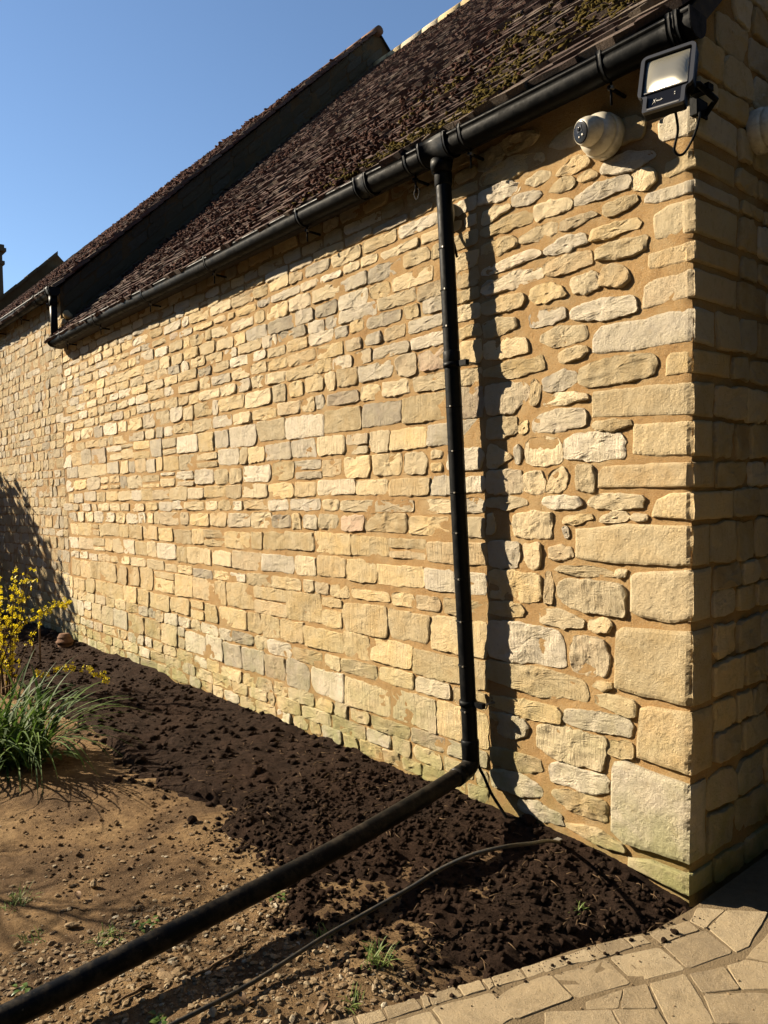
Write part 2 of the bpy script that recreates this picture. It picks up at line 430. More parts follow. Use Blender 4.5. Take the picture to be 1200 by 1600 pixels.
# outlines in metres: wall stones as (x, height), pavers as (x, y)
TRACED_STONES=[
[(-0.556,2.788),(-0.542,2.809),(-0.478,2.828),(-0.417,2.821),(-0.4,2.794),(-0.414,2.776),(-0.506,2.779)],
[(-0.718,2.806),(-0.708,2.822),(-0.635,2.829),(-0.592,2.815),(-0.602,2.792),(-0.674,2.79)],
[(-0.982,2.874),(-0.97,2.925),(-0.791,2.943),(-0.633,2.911),(-0.629,2.872),(-0.732,2.864),(-0.793,2.861)],
[(-0.594,2.736),(-0.575,2.76),(-0.488,2.762),(-0.471,2.724),(-0.507,2.717),(-0.571,2.723)],
[(-0.449,2.735),(-0.444,2.748),(-0.393,2.754),(-0.363,2.736),(-0.376,2.723),(-0.428,2.724)],
[(-0.335,2.721),(-0.335,2.761),(-0.269,2.77),(-0.13,2.742),(-0.116,2.717),(-0.176,2.698),(-0.27,2.708)],
[(-0.204,2.625),(-0.203,2.679),(-0.169,2.685),(-0.121,2.659),(-0.11,2.622),(-0.155,2.61)],
[(-0.084,2.634),(-0.076,2.677),(-0.03,2.697),(0.049,2.692),(0.048,2.629),(-0.01,2.628),(-0.059,2.616)],
[(-0.469,2.639),(-0.464,2.674),(-0.394,2.692),(-0.231,2.687),(-0.219,2.657),(-0.235,2.632),(-0.336,2.642),(-0.412,2.633)],
[(-0.337,2.568),(-0.333,2.602),(-0.193,2.601),(-0.188,2.573),(-0.272,2.556),(-0.321,2.553)],
[(-0.171,2.564),(-0.148,2.591),(0.044,2.585),(0.049,2.539),(-0.018,2.538),(-0.111,2.54)],
[(-0.985,2.792),(-0.978,2.846),(-0.814,2.848),(-0.758,2.819),(-0.764,2.789),(-0.807,2.783)],
[(-0.794,2.736),(-0.79,2.774),(-0.651,2.756),(-0.637,2.735),(-0.676,2.724),(-0.766,2.725)],
[(-0.977,2.705),(-0.965,2.754),(-0.816,2.75),(-0.807,2.728),(-0.95,2.697)],
[(-0.677,2.659),(-0.674,2.7),(-0.508,2.684),(-0.486,2.648),(-0.509,2.633),(-0.63,2.638),(-0.654,2.629)],
[(-0.978,2.652),(-0.969,2.682),(-0.746,2.696),(-0.697,2.672),(-0.7,2.634),(-0.809,2.641),(-0.954,2.639)],
[(-0.542,2.561),(-0.537,2.596),(-0.387,2.591),(-0.371,2.574),(-0.457,2.563),(-0.52,2.551)],
[(-0.398,2.478),(-0.387,2.518),(-0.338,2.519),(-0.195,2.513),(-0.18,2.489),(-0.188,2.471),(-0.274,2.48),(-0.323,2.469)],
[(-0.131,2.502),(-0.068,2.52),(0.03,2.517),(0.034,2.403),(-0.027,2.397),(-0.074,2.4),(-0.114,2.407),(-0.124,2.46)],
[(-0.759,2.569),(-0.754,2.587),(-0.602,2.607),(-0.565,2.593),(-0.567,2.56),(-0.603,2.547),(-0.739,2.558)],
[(-0.975,2.559),(-0.977,2.608),(-0.81,2.606),(-0.774,2.581),(-0.78,2.555),(-0.864,2.548)],
[(-0.625,2.489),(-0.618,2.506),(-0.511,2.526),(-0.432,2.516),(-0.417,2.476),(-0.549,2.469),(-0.614,2.478)],
[(-0.374,2.397),(-0.365,2.437),(-0.291,2.447),(-0.158,2.437),(-0.159,2.382),(-0.236,2.38),(-0.341,2.392)],
[(-0.156,2.334),(-0.153,2.367),(-0.021,2.369),(0.035,2.358),(0.04,2.293),(-0.029,2.296),(-0.138,2.302)],
[(-0.986,2.48),(-0.98,2.503),(-0.71,2.521),(-0.642,2.5),(-0.653,2.48),(-0.943,2.466)],
[(-0.624,2.401),(-0.62,2.442),(-0.522,2.451),(-0.416,2.447),(-0.396,2.391),(-0.487,2.384),(-0.579,2.379)],
[(-0.983,2.393),(-0.977,2.42),(-0.783,2.445),(-0.644,2.428),(-0.637,2.385),(-0.744,2.385),(-0.947,2.377)],
[(-0.493,2.326),(-0.488,2.347),(-0.384,2.356),(-0.367,2.313),(-0.385,2.288),(-0.481,2.283)],
[(-0.357,2.311),(-0.348,2.352),(-0.3,2.365),(-0.245,2.327),(-0.234,2.29),(-0.262,2.276),(-0.343,2.29)],
[(-0.181,2.169),(-0.176,2.247),(-0.138,2.269),(-0.001,2.27),(0.04,2.254),(0.042,2.17),(-0.031,2.169),(-0.155,2.161)],
[(-0.984,2.386),(-0.985,2.423),(-0.95,2.44),(-0.876,2.403),(-0.94,2.377)],
[(-0.706,2.311),(-0.7,2.352),(-0.608,2.355),(-0.552,2.332),(-0.526,2.289),(-0.667,2.284)],
[(-0.988,2.301),(-0.987,2.35),(-0.765,2.348),(-0.737,2.318),(-0.766,2.288),(-0.945,2.291)],
[(-0.503,2.187),(-0.486,2.229),(-0.377,2.238),(-0.204,2.223),(-0.202,2.16),(-0.304,2.157),(-0.448,2.172)],
[(-0.988,2.959),(-0.981,3.014),(-0.873,3.019),(-0.842,2.976),(-0.875,2.932),(-0.94,2.921)],
[(-0.983,3.003),(-0.809,3.035),(-0.688,3.022),(-0.65,2.993),(-0.69,2.961),(-0.821,2.969)],
[(-0.604,2.923),(-0.557,2.951),(-0.431,2.956),(-0.364,2.916),(-0.415,2.892),(-0.522,2.887)],
[(-0.332,2.841),(-0.315,2.898),(-0.203,2.897),(-0.151,2.857),(-0.167,2.802),(-0.284,2.817)],
[(-0.107,2.794),(-0.099,2.844),(0.048,2.851),(0.053,2.747),(-0.015,2.741),(-0.086,2.753)],
[(-0.708,2.19),(-0.715,2.249),(-0.536,2.243),(-0.523,2.194),(-0.679,2.183)],
[(-0.405,2.034),(-0.397,2.098),(-0.354,2.134),(-0.171,2.128),(-0.125,2.137),(0.038,2.134),(0.044,2.069),(0.03,2.007),(-0.105,2.012),(-0.203,2.01),(-0.381,2.027)],
[(-0.982,2.19),(-0.983,2.26),(-0.798,2.252),(-0.789,2.204),(-0.936,2.186)],
[(-0.651,2.118),(-0.646,2.144),(-0.584,2.164),(-0.439,2.151),(-0.427,2.103),(-0.449,2.089),(-0.585,2.086)],
[(-0.982,2.094),(-0.986,2.161),(-0.945,2.168),(-0.749,2.155),(-0.73,2.115),(-0.736,2.085),(-0.947,2.087)],
[(-0.561,2.02),(-0.56,2.05),(-0.521,2.068),(-0.432,2.066),(-0.424,2.041),(-0.451,2.023),(-0.541,2.015)],
[(-0.988,2.013),(-0.987,2.046),(-0.793,2.062),(-0.722,2.055),(-0.662,2.064),(-0.642,2.032),(-0.649,1.998),(-0.826,1.994)],
[(-0.46,1.921),(-0.459,1.98),(-0.348,1.997),(-0.143,1.994),(-0.119,1.957),(-0.133,1.911),(-0.26,1.9),(-0.418,1.901)],
[(-0.092,1.898),(-0.088,1.952),(-0.069,1.983),(0.023,1.983),(0.027,1.936),(-0.003,1.898)],
[(-0.646,1.913),(-0.643,1.959),(-0.541,1.98),(-0.487,1.969),(-0.484,1.928),(-0.525,1.91),(-0.618,1.906)],
[(-0.981,1.932),(-0.98,1.969),(-0.775,1.96),(-0.73,1.935),(-0.726,1.895),(-0.83,1.838),(-0.968,1.837),(-0.977,1.891)],
[(-0.716,1.863),(-0.719,1.949),(-0.699,1.962),(-0.666,1.927),(-0.687,1.856)],
[(-0.648,1.848),(-0.646,1.871),(-0.571,1.893),(-0.436,1.874),(-0.43,1.848),(-0.535,1.848),(-0.629,1.842)],
[(-0.414,1.772),(-0.406,1.878),(-0.144,1.876),(0.028,1.866),(0.028,1.767),(-0.002,1.744),(-0.223,1.76)],
[(-0.711,1.737),(-0.708,1.791),(-0.62,1.818),(-0.455,1.814),(-0.434,1.79),(-0.439,1.746),(-0.584,1.731)],
[(-0.978,1.735),(-0.976,1.813),(-0.809,1.812),(-0.803,1.743),(-0.946,1.721)],
[(-0.785,1.742),(-0.779,1.778),(-0.743,1.783),(-0.744,1.747),(-0.77,1.733)],
[(-0.396,1.735),(-0.387,1.756),(-0.239,1.751),(-0.232,1.729),(-0.304,1.717),(-0.37,1.722)],
[(-0.23,1.614),(-0.23,1.708),(-0.224,1.736),(0.028,1.728),(0.026,1.617),(-0.004,1.599),(-0.111,1.603)],
[(-0.751,1.605),(-0.749,1.692),(-0.72,1.707),(-0.575,1.702),(-0.562,1.657),(-0.568,1.601),(-0.693,1.596)],
[(-0.536,1.614),(-0.54,1.686),(-0.493,1.709),(-0.288,1.702),(-0.26,1.668),(-0.264,1.605),(-0.39,1.605)],
[(-0.981,1.595),(-0.978,1.697),(-0.944,1.69),(-0.829,1.637),(-0.947,1.593)],
[(-0.815,1.608),(-0.818,1.664),(-0.797,1.691),(-0.777,1.654),(-0.789,1.605)],
[(-0.392,1.489),(-0.391,1.541),(-0.356,1.579),(0.024,1.577),(0.022,1.485),(-0.151,1.485)],
[(-0.981,1.474),(-0.982,1.568),(-0.955,1.576),(-0.789,1.573),(-0.777,1.536),(-0.779,1.477)],
[(-0.761,1.48),(-0.759,1.556),(-0.674,1.563),(-0.648,1.525),(-0.649,1.482),(-0.686,1.473)],
[(-0.637,1.478),(-0.621,1.555),(-0.55,1.583),(-0.534,1.545),(-0.543,1.5),(-0.571,1.477)],
[(-0.488,1.484),(-0.488,1.581),(-0.407,1.581),(-0.404,1.526),(-0.409,1.479)],
[(-0.98,1.412),(-0.978,1.453),(-0.767,1.452),(-0.742,1.424),(-0.841,1.407)],
[(-0.668,1.428),(-0.657,1.455),(-0.48,1.457),(-0.465,1.424),(-0.517,1.405),(-0.629,1.405)],
[(-0.428,1.42),(-0.419,1.446),(-0.359,1.465),(-0.197,1.457),(-0.186,1.441),(-0.194,1.408),(-0.31,1.408),(-0.394,1.408)],
[(-0.153,1.375),(-0.129,1.44),(-0.077,1.464),(0.021,1.469),(0.021,1.37),(-0.042,1.363),(-0.145,1.374)],
[(-0.988,1.297),(-0.988,1.375),(-0.959,1.384),(-0.944,1.327),(-0.956,1.294)],
[(-0.825,1.283),(-0.826,1.368),(-0.799,1.383),(-0.625,1.389),(-0.619,1.355),(-0.623,1.281),(-0.771,1.28)],
[(-0.555,1.344),(-0.55,1.375),(-0.429,1.383),(-0.42,1.365),(-0.5,1.345)],
[(-0.369,1.355),(-0.36,1.376),(-0.277,1.395),(-0.25,1.374),(-0.278,1.356)],
[(-0.242,1.367),(-0.23,1.385),(-0.175,1.382),(-0.176,1.364),(-0.214,1.359)],
[(-0.505,1.202),(-0.506,1.304),(-0.501,1.322),(-0.262,1.347),(0.014,1.343),(0.017,1.212),(-0.002,1.196),(-0.156,1.192),(-0.364,1.191)],
[(-0.981,1.141),(-0.986,1.248),(-0.808,1.255),(-0.798,1.215),(-0.821,1.141)],
[(-0.759,1.169),(-0.772,1.244),(-0.686,1.253),(-0.675,1.205),(-0.699,1.147),(-0.744,1.15)],
[(-0.634,1.191),(-0.628,1.24),(-0.525,1.246),(-0.523,1.205),(-0.577,1.19)],
[(-0.602,1.143),(-0.578,1.165),(-0.398,1.167),(-0.331,1.153),(-0.323,1.135),(-0.487,1.128)],
[(-0.311,1.143),(-0.306,1.164),(-0.269,1.164),(-0.274,1.139),(-0.298,1.134)],
[(-0.983,0.993),(-0.984,1.112),(-0.935,1.122),(-0.695,1.117),(-0.685,1.094),(-0.692,1.007),(-0.778,0.992)],
[(-0.668,1.001),(-0.655,1.128),(-0.631,1.131),(-0.62,1.068),(-0.627,1.001)],
[(-0.595,1.039),(-0.589,1.093),(-0.551,1.11),(-0.315,1.107),(-0.279,1.096),(-0.281,0.981),(-0.368,0.982),(-0.49,0.988),(-0.554,1.001)],
[(-0.248,1.006),(-0.251,1.14),(-0.218,1.16),(-0.01,1.181),(0.021,1.16),(0.019,0.994),(-0.084,0.979),(-0.197,0.987)],
[(-0.983,0.918),(-0.982,0.972),(-0.81,0.979),(-0.784,0.949),(-0.79,0.923)],
[(-0.689,0.912),(-0.693,0.951),(-0.649,0.972),(-0.554,0.966),(-0.473,0.945),(-0.473,0.914),(-0.556,0.906),(-0.65,0.905)],
[(-0.561,1.314),(-0.558,1.323),(-0.537,1.324),(-0.533,1.291),(-0.552,1.289)],
[(-0.437,0.906),(-0.433,0.948),(-0.36,0.96),(-0.339,0.94),(-0.357,0.905)],
[(-0.984,0.724),(-0.985,0.882),(-0.801,0.889),(-0.612,0.884),(-0.58,0.857),(-0.57,0.743),(-0.588,0.726),(-0.744,0.731),(-0.837,0.713)],
[(-0.527,0.727),(-0.528,0.826),(-0.51,0.87),(-0.404,0.873),(-0.37,0.856),(-0.355,0.792),(-0.373,0.727),(-0.46,0.723)],
[(-0.315,0.914),(-0.286,0.938),(-0.07,0.955),(0.015,0.943),(0.004,0.691),(-0.045,0.678),(-0.203,0.678),(-0.323,0.688),(-0.329,0.73),(-0.32,0.841)],
[(-0.989,0.611),(-0.989,0.702),(-0.785,0.701),(-0.655,0.706),(-0.478,0.693),(-0.457,0.641),(-0.462,0.602),(-0.59,0.604),(-0.677,0.583),(-0.809,0.595)],
[(-0.43,0.676),(-0.408,0.696),(-0.348,0.702),(-0.348,0.68),(-0.391,0.668)],
[(-0.418,0.611),(-0.416,0.637),(-0.374,0.651),(-0.25,0.65),(-0.236,0.64),(-0.243,0.592),(-0.276,0.588),(-0.392,0.601)],
[(-0.988,0.485),(-0.985,0.535),(-0.789,0.549),(-0.62,0.555),(-0.592,0.537),(-0.598,0.485),(-0.71,0.477)],
[(-0.575,0.506),(-0.563,0.555),(-0.463,0.568),(-0.268,0.576),(-0.256,0.546),(-0.261,0.505),(-0.377,0.5),(-0.518,0.491)],
[(-0.988,0.365),(-0.988,0.457),(-0.802,0.465),(-0.766,0.436),(-0.778,0.393),(-0.846,0.365)],
[(-0.23,0.434),(-0.215,0.63),(-0.18,0.644),(-0.053,0.656),(-0.011,0.59),(-0.038,0.421),(-0.093,0.427),(-0.191,0.433)],
[(-0.712,0.36),(-0.715,0.448),(-0.661,0.468),(-0.519,0.472),(-0.378,0.474),(-0.372,0.405),(-0.397,0.336),(-0.45,0.341),(-0.615,0.329)],
[(-0.362,0.415),(-0.361,0.464),(-0.261,0.484),(-0.25,0.465),(-0.254,0.428),(-0.295,0.417)],
[(-0.974,0.215),(-0.979,0.293),(-0.934,0.3),(-0.709,0.304),(-0.697,0.255),(-0.777,0.224)],
[(-0.637,0.227),(-0.645,0.3),(-0.606,0.318),(-0.504,0.314),(-0.38,0.321),(-0.36,0.297),(-0.373,0.252),(-0.452,0.226),(-0.552,0.232)],
[(-0.973,0.116),(-0.982,0.193),(-0.798,0.208),(-0.702,0.181),(-0.703,0.137),(-0.779,0.118)],
[(-0.629,0.171),(-0.628,0.19),(-0.561,0.21),(-0.383,0.212),(-0.37,0.179),(-0.384,0.126),(-0.472,0.125),(-0.572,0.132)],
[(-0.346,0.112),(-0.347,0.319),(-0.337,0.388),(-0.279,0.406),(-0.184,0.392),(-0.05,0.383),(-0.014,0.37),(-0.025,0.108),(-0.036,0.09),(-0.174,0.083),(-0.285,0.074)],
[(-0.823,0.048),(-0.821,0.094),(-0.719,0.104),(-0.602,0.092),(-0.588,0.049),(-0.7,0.037)],
[(-0.574,0.046),(-0.574,0.061),(-0.455,0.084),(-0.301,0.061),(-0.294,0.034),(-0.386,0.024)],
[(-0.27,-0.008),(-0.274,0.02),(-0.174,0.048),(-0.037,0.049),(-0.027,-0.022),(-0.034,-0.053),(-0.1,-0.03)]]
PAVERS=[
[(-0.154,-0.709),(-0.102,-0.743),(-0.077,-0.649),(-0.126,-0.635)],
[(-0.126,-0.635),(-0.077,-0.649),(-0.03,-0.564),(-0.094,-0.539)],
[(-0.094,-0.539),(-0.03,-0.564),(-0.017,-0.524),(-0.085,-0.503)],
[(-0.085,-0.503),(-0.017,-0.524),(0.012,-0.414),(-0.045,-0.394)],
[(-0.045,-0.394),(0.012,-0.414),(0.037,-0.35),(-0.014,-0.333)],
[(-0.006,-0.305),(0.062,-0.332),(0.107,-0.162),(0.053,-0.134)],
[(0.053,-0.134),(0.116,-0.143),(0.106,0.026),(0.028,-0.027)],
[(-0.128,-0.872),(-0.088,-0.734),(0.035,-0.774),(-0.022,-0.977),(-0.127,-0.99)],
[(-0.085,-0.732),(-0.016,-0.532),(0.111,-0.585),(0.038,-0.774)],
[(-0.017,-0.524),(0.063,-0.349),(0.186,-0.393),(0.112,-0.581)],
[(0.062,-0.332),(0.116,-0.143),(0.248,-0.199),(0.189,-0.393)],
[(0.118,-0.131),(0.106,0.026),(0.214,0.123),(0.237,0.019),(0.264,-0.137),(0.25,-0.197)],
[(0.269,-0.004),(0.276,-0.124),(0.284,-0.202),(0.346,-0.167),(0.432,-0.039),(0.371,0.088)],
[(0.197,-0.413),(0.261,-0.293),(0.348,-0.369),(0.276,-0.471)],
[(0.259,-0.288),(0.284,-0.21),(0.358,-0.163),(0.421,-0.282),(0.348,-0.369)],
[(0.277,-0.474),(0.353,-0.379),(0.427,-0.311),(0.522,-0.412),(0.368,-0.57)],
[(0.144,-0.549),(0.192,-0.418),(0.281,-0.488),(0.368,-0.57),(0.284,-0.676)],
[(0.06,-0.761),(0.106,-0.629),(0.151,-0.716),(0.084,-0.791)],
[(0.103,-0.625),(0.142,-0.551),(0.226,-0.633),(0.151,-0.716)],
[(0.008,-0.889),(0.134,-0.735),(0.194,-0.777),(0.048,-0.939)],
[(0.134,-0.735),(0.226,-0.633),(0.284,-0.676),(0.194,-0.777)],
[(-0.276,-1.089),(-0.25,-1.001),(-0.197,-1.015),(-0.231,-1.116)],
[(-0.246,-0.997),(-0.219,-0.92),(-0.17,-0.94),(-0.195,-1.013)],
[(-0.219,-0.912),(-0.205,-0.884),(-0.162,-0.911),(-0.166,-0.935)],
[(-0.205,-0.884),(-0.177,-0.782),(-0.122,-0.806),(-0.162,-0.911)],
[(-0.175,-0.78),(-0.149,-0.708),(-0.107,-0.733),(-0.122,-0.806)],
[(-0.29,-1.111),(-0.279,-1.093),(-0.231,-1.116),(-0.237,-1.141)],
[(-0.324,-1.231),(-0.29,-1.13),(-0.239,-1.143),(-0.272,-1.253)],
[(-0.352,-1.312),(-0.323,-1.236),(-0.274,-1.255),(-0.285,-1.295),(-0.305,-1.335)],
[(-0.378,-1.382),(-0.347,-1.323),(-0.306,-1.337),(-0.341,-1.399)],
[(-0.227,-1.124),(-0.153,-0.934),(-0.031,-0.973),(-0.035,-1.036),(-0.11,-1.165)],
[(-0.254,-1.244),(-0.22,-1.134),(-0.11,-1.165),(-0.157,-1.272)],
[(-0.299,-1.346),(-0.256,-1.246),(-0.161,-1.276),(-0.204,-1.388)]]
# ------------------------------------------------------------------ the barn
XG = -6.9                      # where the taller building joins
TA = math.atan(.951); CA, SA = math.cos(TA), math.sin(TA)
EY, EZ = -0.12, 3.11           # eaves line of the near roof
RIDGE_Y = 4.42
RUP = .50                      # the taller building's roof stands this much higher
def xc(z): return -.012+.0195*np.minimum(z, 3.2)       # the corner leans out a little
def wave(x, z): return .009*vn(np.asarray(x)*.9, np.asarray(z)*1.1, 0, 77)+.004*vn(np.asarray(x)*3, np.asarray(z)*3, 0, 78)
def f_front(u, v, h):          # u along x, v height, h proud
    return np.stack([u, -(h+wave(u, v)), v], -1)
def f_gable(u, v, h):          # u along +y
    k = smooth(0, .3, u)
    return np.stack([xc(v)+h+wave(u+9, v)*k, u, v], -1)
def f_rise(u, v, h):           # end wall of the taller building, above the near roof
    return np.stack([XG+h+0*u, u, v], -1)

def stone_mesh(poly, proud, seed, sp=.02, f=f_front, rough=.004, bevel=.006, grow=.0035):
    P = np.array(poly, float); n = len(P)
    area = .5*np.sum(P[:, 0]*np.roll(P[:, 1], -1)-np.roll(P[:, 0], -1)*P[:, 1])
    if area < 0: P = P[::-1]; area = -area
    # corner cutting
    Q = []
    for i in range(n):
        a, b = P[i], P[(i+1) % n]
        Q += [a*.90+b*.10, a*.10+b*.90]
    Q = np.array(Q)
    L = np.linalg.norm(np.roll(Q, -1, 0)-Q, axis=1); per = L.sum()
    m = int(np.clip(per/sp, 10, 70)); s = np.concatenate([[0], np.cumsum(L)]); QQ = np.vstack([Q, Q[:1]])
    t = np.linspace(0, per, m, endpoint=False)
    B = np.stack([np.interp(t, s, QQ[:, 0]), np.interp(t, s, QQ[:, 1])], -1)
    c = B.mean(0); D = B-c; R = np.linalg.norm(D, axis=1)
    B = c+D*(1+(grow+.012*fbm(B[:, 0]*42, B[:, 1]*42, seed, 5, 4, .6))/np.maximum(R, .02))[:, None]
    D = B-c; rm = max(R.min(), .012)
    bt = max(.45, 1-bevel/rm)
    rings = [(1.015, -.016), (1.0, .35*proud), (1-(1-bt)*.45, .88*proud), (bt, proud)]
    k = int(np.clip(rm/sp, 1, 7))
    rings += [(bt*(1-j/(k+.6)), proud) for j in range(1, k+1)]
    U = []; H = []
    gx, gz = .075*_vs(seed*1.37, 2.2, 0.0, 12), .10*_vs(seed*2.11, 4.2, 0.0, 13)      # the face lies a little out of plane
    for i, (tt, h) in enumerate(rings):
        p = c+D*tt
        a = rough*(0 if i == 0 else .6 if i == 1 else 1)
        hh = h+a*(fbm(p[:, 0]*22, p[:, 1]*22, seed*.37, 9, 4, .6)*1.6)
        hh = hh+(.0015+proud*.3)*vn(p[:, 0]*9, p[:, 1]*9, seed, 4)*(i > 1)-a*.9*np.abs(vn(p[:, 0]*16, p[:, 1]*24, seed, 14))*(i > 1)
        if i > 0: hh = hh+np.clip(gx*(p[:, 0]-c[0])+gz*(p[:, 1]-c[1]), -.0045, .0045)
        U.append(p); H.append(hh)
    U.append(c[None]); H.append(np.array([proud]))
    U = np.vstack(U); H = np.concatenate(H)
    V = f(U[:, 0], U[:, 1], H)
    F = []
    nr = len(rings)
    for i in range(nr-1):
        for j in range(m):
            F.append((i*m+j, i*m+(j+1) % m, (i+1)*m+(j+1) % m, (i+1)*m+j))
    ce = nr*m
    for j in range(m): F.append(((nr-1)*m+j, (nr-1)*m+(j+1) % m, ce))
    if f is not f_front: F = F                # same handedness: u to the right, v up, h outwards
    return V, F, area

def quoin_mesh(poly, depth, seed, proud=.012, sp=.02):
    """a corner stone: its front follows poly, its return runs depth back along the end wall"""
    P = np.array(poly, float); n = len(P)
    umin, umax = P[:, 0].min(), P[:, 0].max()
    zc = P[:, 1].mean(); X = float(xc(zc))
    def ext(u):
        zs = []
        for i in range(n):
            a, b = P[i], P[(i+1) % n]
            if (a[0]-u)*(b[0]-u) <= 0 and abs(a[0]-b[0]) > 1e-6:
                zs.append(a[1]+(b[1]-a[1])*(u-a[0])/(b[0]-a[0]))
        return (min(zs), max(zs)) if zs else (zc-.01, zc+.01)
    W = X-umin
    us = [-W-.004]+list(np.linspace(-W+.004, -.012, max(5, int(W/sp))))+[-.004, .004, .014]
    us += list(np.linspace(.03, depth-.004, max(3, int(depth/.03))))+[depth+.004]
    vsn = max(5, int((P[:, 1].max()-P[:, 1].min())/sp))
    vs_ = [-.02, 0.0, .05]+list(np.linspace(.12, .88, vsn))+[.95, 1.0, 1.02]
    V = []; 
    scale = (umax-umin-.004)/W
    e1 = ext(umax-.012)
    rs = random.Random(seed); dz0, dz1 = rs.uniform(-.0045, .0045), rs.uniform(-.0045, .0045)
    for iu, u in enumerate(us):
        if u <= 0:
            uu = umax-.002+(u)*scale
            lo, hi = ext(min(max(uu, umin+.002), umax-.012))
            if u > -.03: lo, hi = e1
        else:
            k = min(1, u/depth); lo, hi = e1[0]+dz0*k, e1[1]+dz1*k
        for iv, tv in enumerate(vs_):
            z = lo+(hi-lo)*np.clip(tv, 0, 1)
            z += .003*float(vn(u*25, z*10, seed, 3))*(1 if tv in (0.0, 1.0) else .3)
            edge = 0
            h = proud
            if tv < 0 or tv > 1: h = -.014
            elif tv in (0.0, 1.0): h = proud*.2
            elif tv in (.05, .95): h = proud*.8
            if iu == 0 or iu == len(us)-1: h = -.014
            elif iu == 1 or iu == len(us)-2: h = min(h, proud*.3)
            nz = .0030*float(fbm(u*22, z*22, seed*.37, 9, 5, .65))*1.7+.2*proud*float(vn(u*8, z*8, seed, 4))
            if h > 0: h += nz
            ero = .020*max(0, float(vn(z*13, seed*1.0, 0, 31)))+.008*abs(float(vn(z*45, seed*1.0, 0, 33)))+.006          # worn arris
            Xz = float(xc(z))
            if u <= 0:
                r = max(0, 1-(-u)/.03)
                x = Xz+u; y = -(h+float(wave(min(x, 0), z)))
                if h > 0: y += ero*.75*r*r
                if u > -.006: x = Xz+max(h, -.01)*.5-ero*.35
            else:
                r = max(0, 1-u/.03)
                x = Xz+h-ero*.6*r*r; y = u
                if u < .006: y = -max(h, 0)*.3+ero*.35
            V.append((x, y, z))
    nv = len(vs_); F = []
    for i in range(len(us)-1):
        for j in range(nv-1):
            F.append((i*nv+j, (i+1)*nv+j, (i+1)*nv+j+1, i*nv+j+1))
    return np.array(V), F, W*(e1[1]-e1[0])

def tint(rs, z=1.0, smoothface=False):
    a = rs.random()
    if rs.random() < .05: a = rs.uniform(.84, .92)
    return (a*.8 if rs.random() < .8 else a, rs.random(), rs.uniform(.5, 1.0) if smoothface else rs.uniform(.0, .45))

pool = []            # every stone: (visible size, V, F, tint, material key)
def add_stone(V, F, area, tn, mat, wall):
    c = V.mean(0); x, y, z = project(c)
    vis = -1
    if z > .2 and -60 < x < 1260 and -60 < y < 1660:
        nrm = np.array([1, 0, 0]) if wall != 'front' else np.array([0, -1, 0])
        d = CAM-c; vis = area*abs(d @ nrm)/np.linalg.norm(d)/z**2
        if wall == 'gable': vis *= .8
    pool.append((vis, V, F, tn, mat, wall))

# stones right of the downpipe, each with its own outline
rs = random.Random(5)
quoins = []
for i, poly in enumerate(TRACED_STONES):
    P = np.array(poly); X = float(xc(P[:, 1].mean()))
    w_, h_ = np.ptp(P[:, 0]), np.ptp(P[:, 1])
    big = h_ > .1
    tn = tint(rs, 1, big and w_ > .12)
    if P[:, 0].max() > X-.075:
        P2 = P.copy(); P2[:, 0] = np.where(P2[:, 0] > X-.09, np.maximum(P2[:, 0], X-.004), P2[:, 0]); P2[:, 0] = np.minimum(P2[:, 0], X-.002)
        quoins.append((P2, i))
    else:
        V, F, ar = stone_mesh(poly, rs.uniform(.003, .008), i, .010, rough=.0055, grow=.0085)
        add_stone(V, F, ar, tn, STONE, 'front')
quoins.sort(key=lambda q: q[0][:, 1].mean())
qz = []
for k, (P2, i) in enumerate(quoins):
    wide = np.ptp(P2[:, 0])
    dep = .30 if wide < .22 else .13
    dep += rs.uniform(-.03, .04)
    V, F, ar = quoin_mesh(P2, dep, i+50, rs.uniform(.007, .011), .011)
    tn = (rs.uniform(.0, .75), rs.uniform(.2, .9), .35)
    add_stone(V, F, ar, tn, STONE, 'front')
    n = P2[P2[:, 0] > P2[:, 0].max()-.03]
    qz.append((n[:, 1].min(), n[:, 1].max(), dep))

def rubble_poly(x0, x1, z0, z1, r, blocky=.5):
    """an irregular stone outline filling a cell"""
    w_, h_ = x1-x0, z1-z0; j = .055*h_
    tl = r.uniform(0, .24)*h_ if r.random() > blocky else r.uniform(0, .06)*h_
    tr = r.uniform(0, .28)*h_ if r.random() > blocky else r.uniform(0, .06)*h_
    bl = r.uniform(0, .24)*h_ if r.random() > blocky else r.uniform(0, .06)*h_
    br = r.uniform(0, .24)*h_ if r.random() > blocky else r.uniform(0, .06)*h_
    q = [(x0+bl, z0+r.uniform(-j, j)), ((x0+x1)/2+r.uniform(-.2, .2)*w_, z0+r.uniform(-j, j)), (x1-br, z0+r.uniform(-j, j)),
         (x1+r.uniform(-j, j), z0+br+r.uniform(0, .3)*h_), (x1+r.uniform(-j, j), z1-tr-r.uniform(0, .1)*h_), (x1-tr, z1+r.uniform(-j, j)),
         ((x0+x1)/2+r.uniform(-.2, .2)*w_, z1+r.uniform(-j, j)), (x0+tl, z1+r.uniform(-j, j)), (x0+r.uniform(-j, j), z1-tl-r.uniform(0, .1)*h_),
         (x0+r.uniform(-j, j), z0+bl+r.uniform(0, .3)*h_)]
    return q

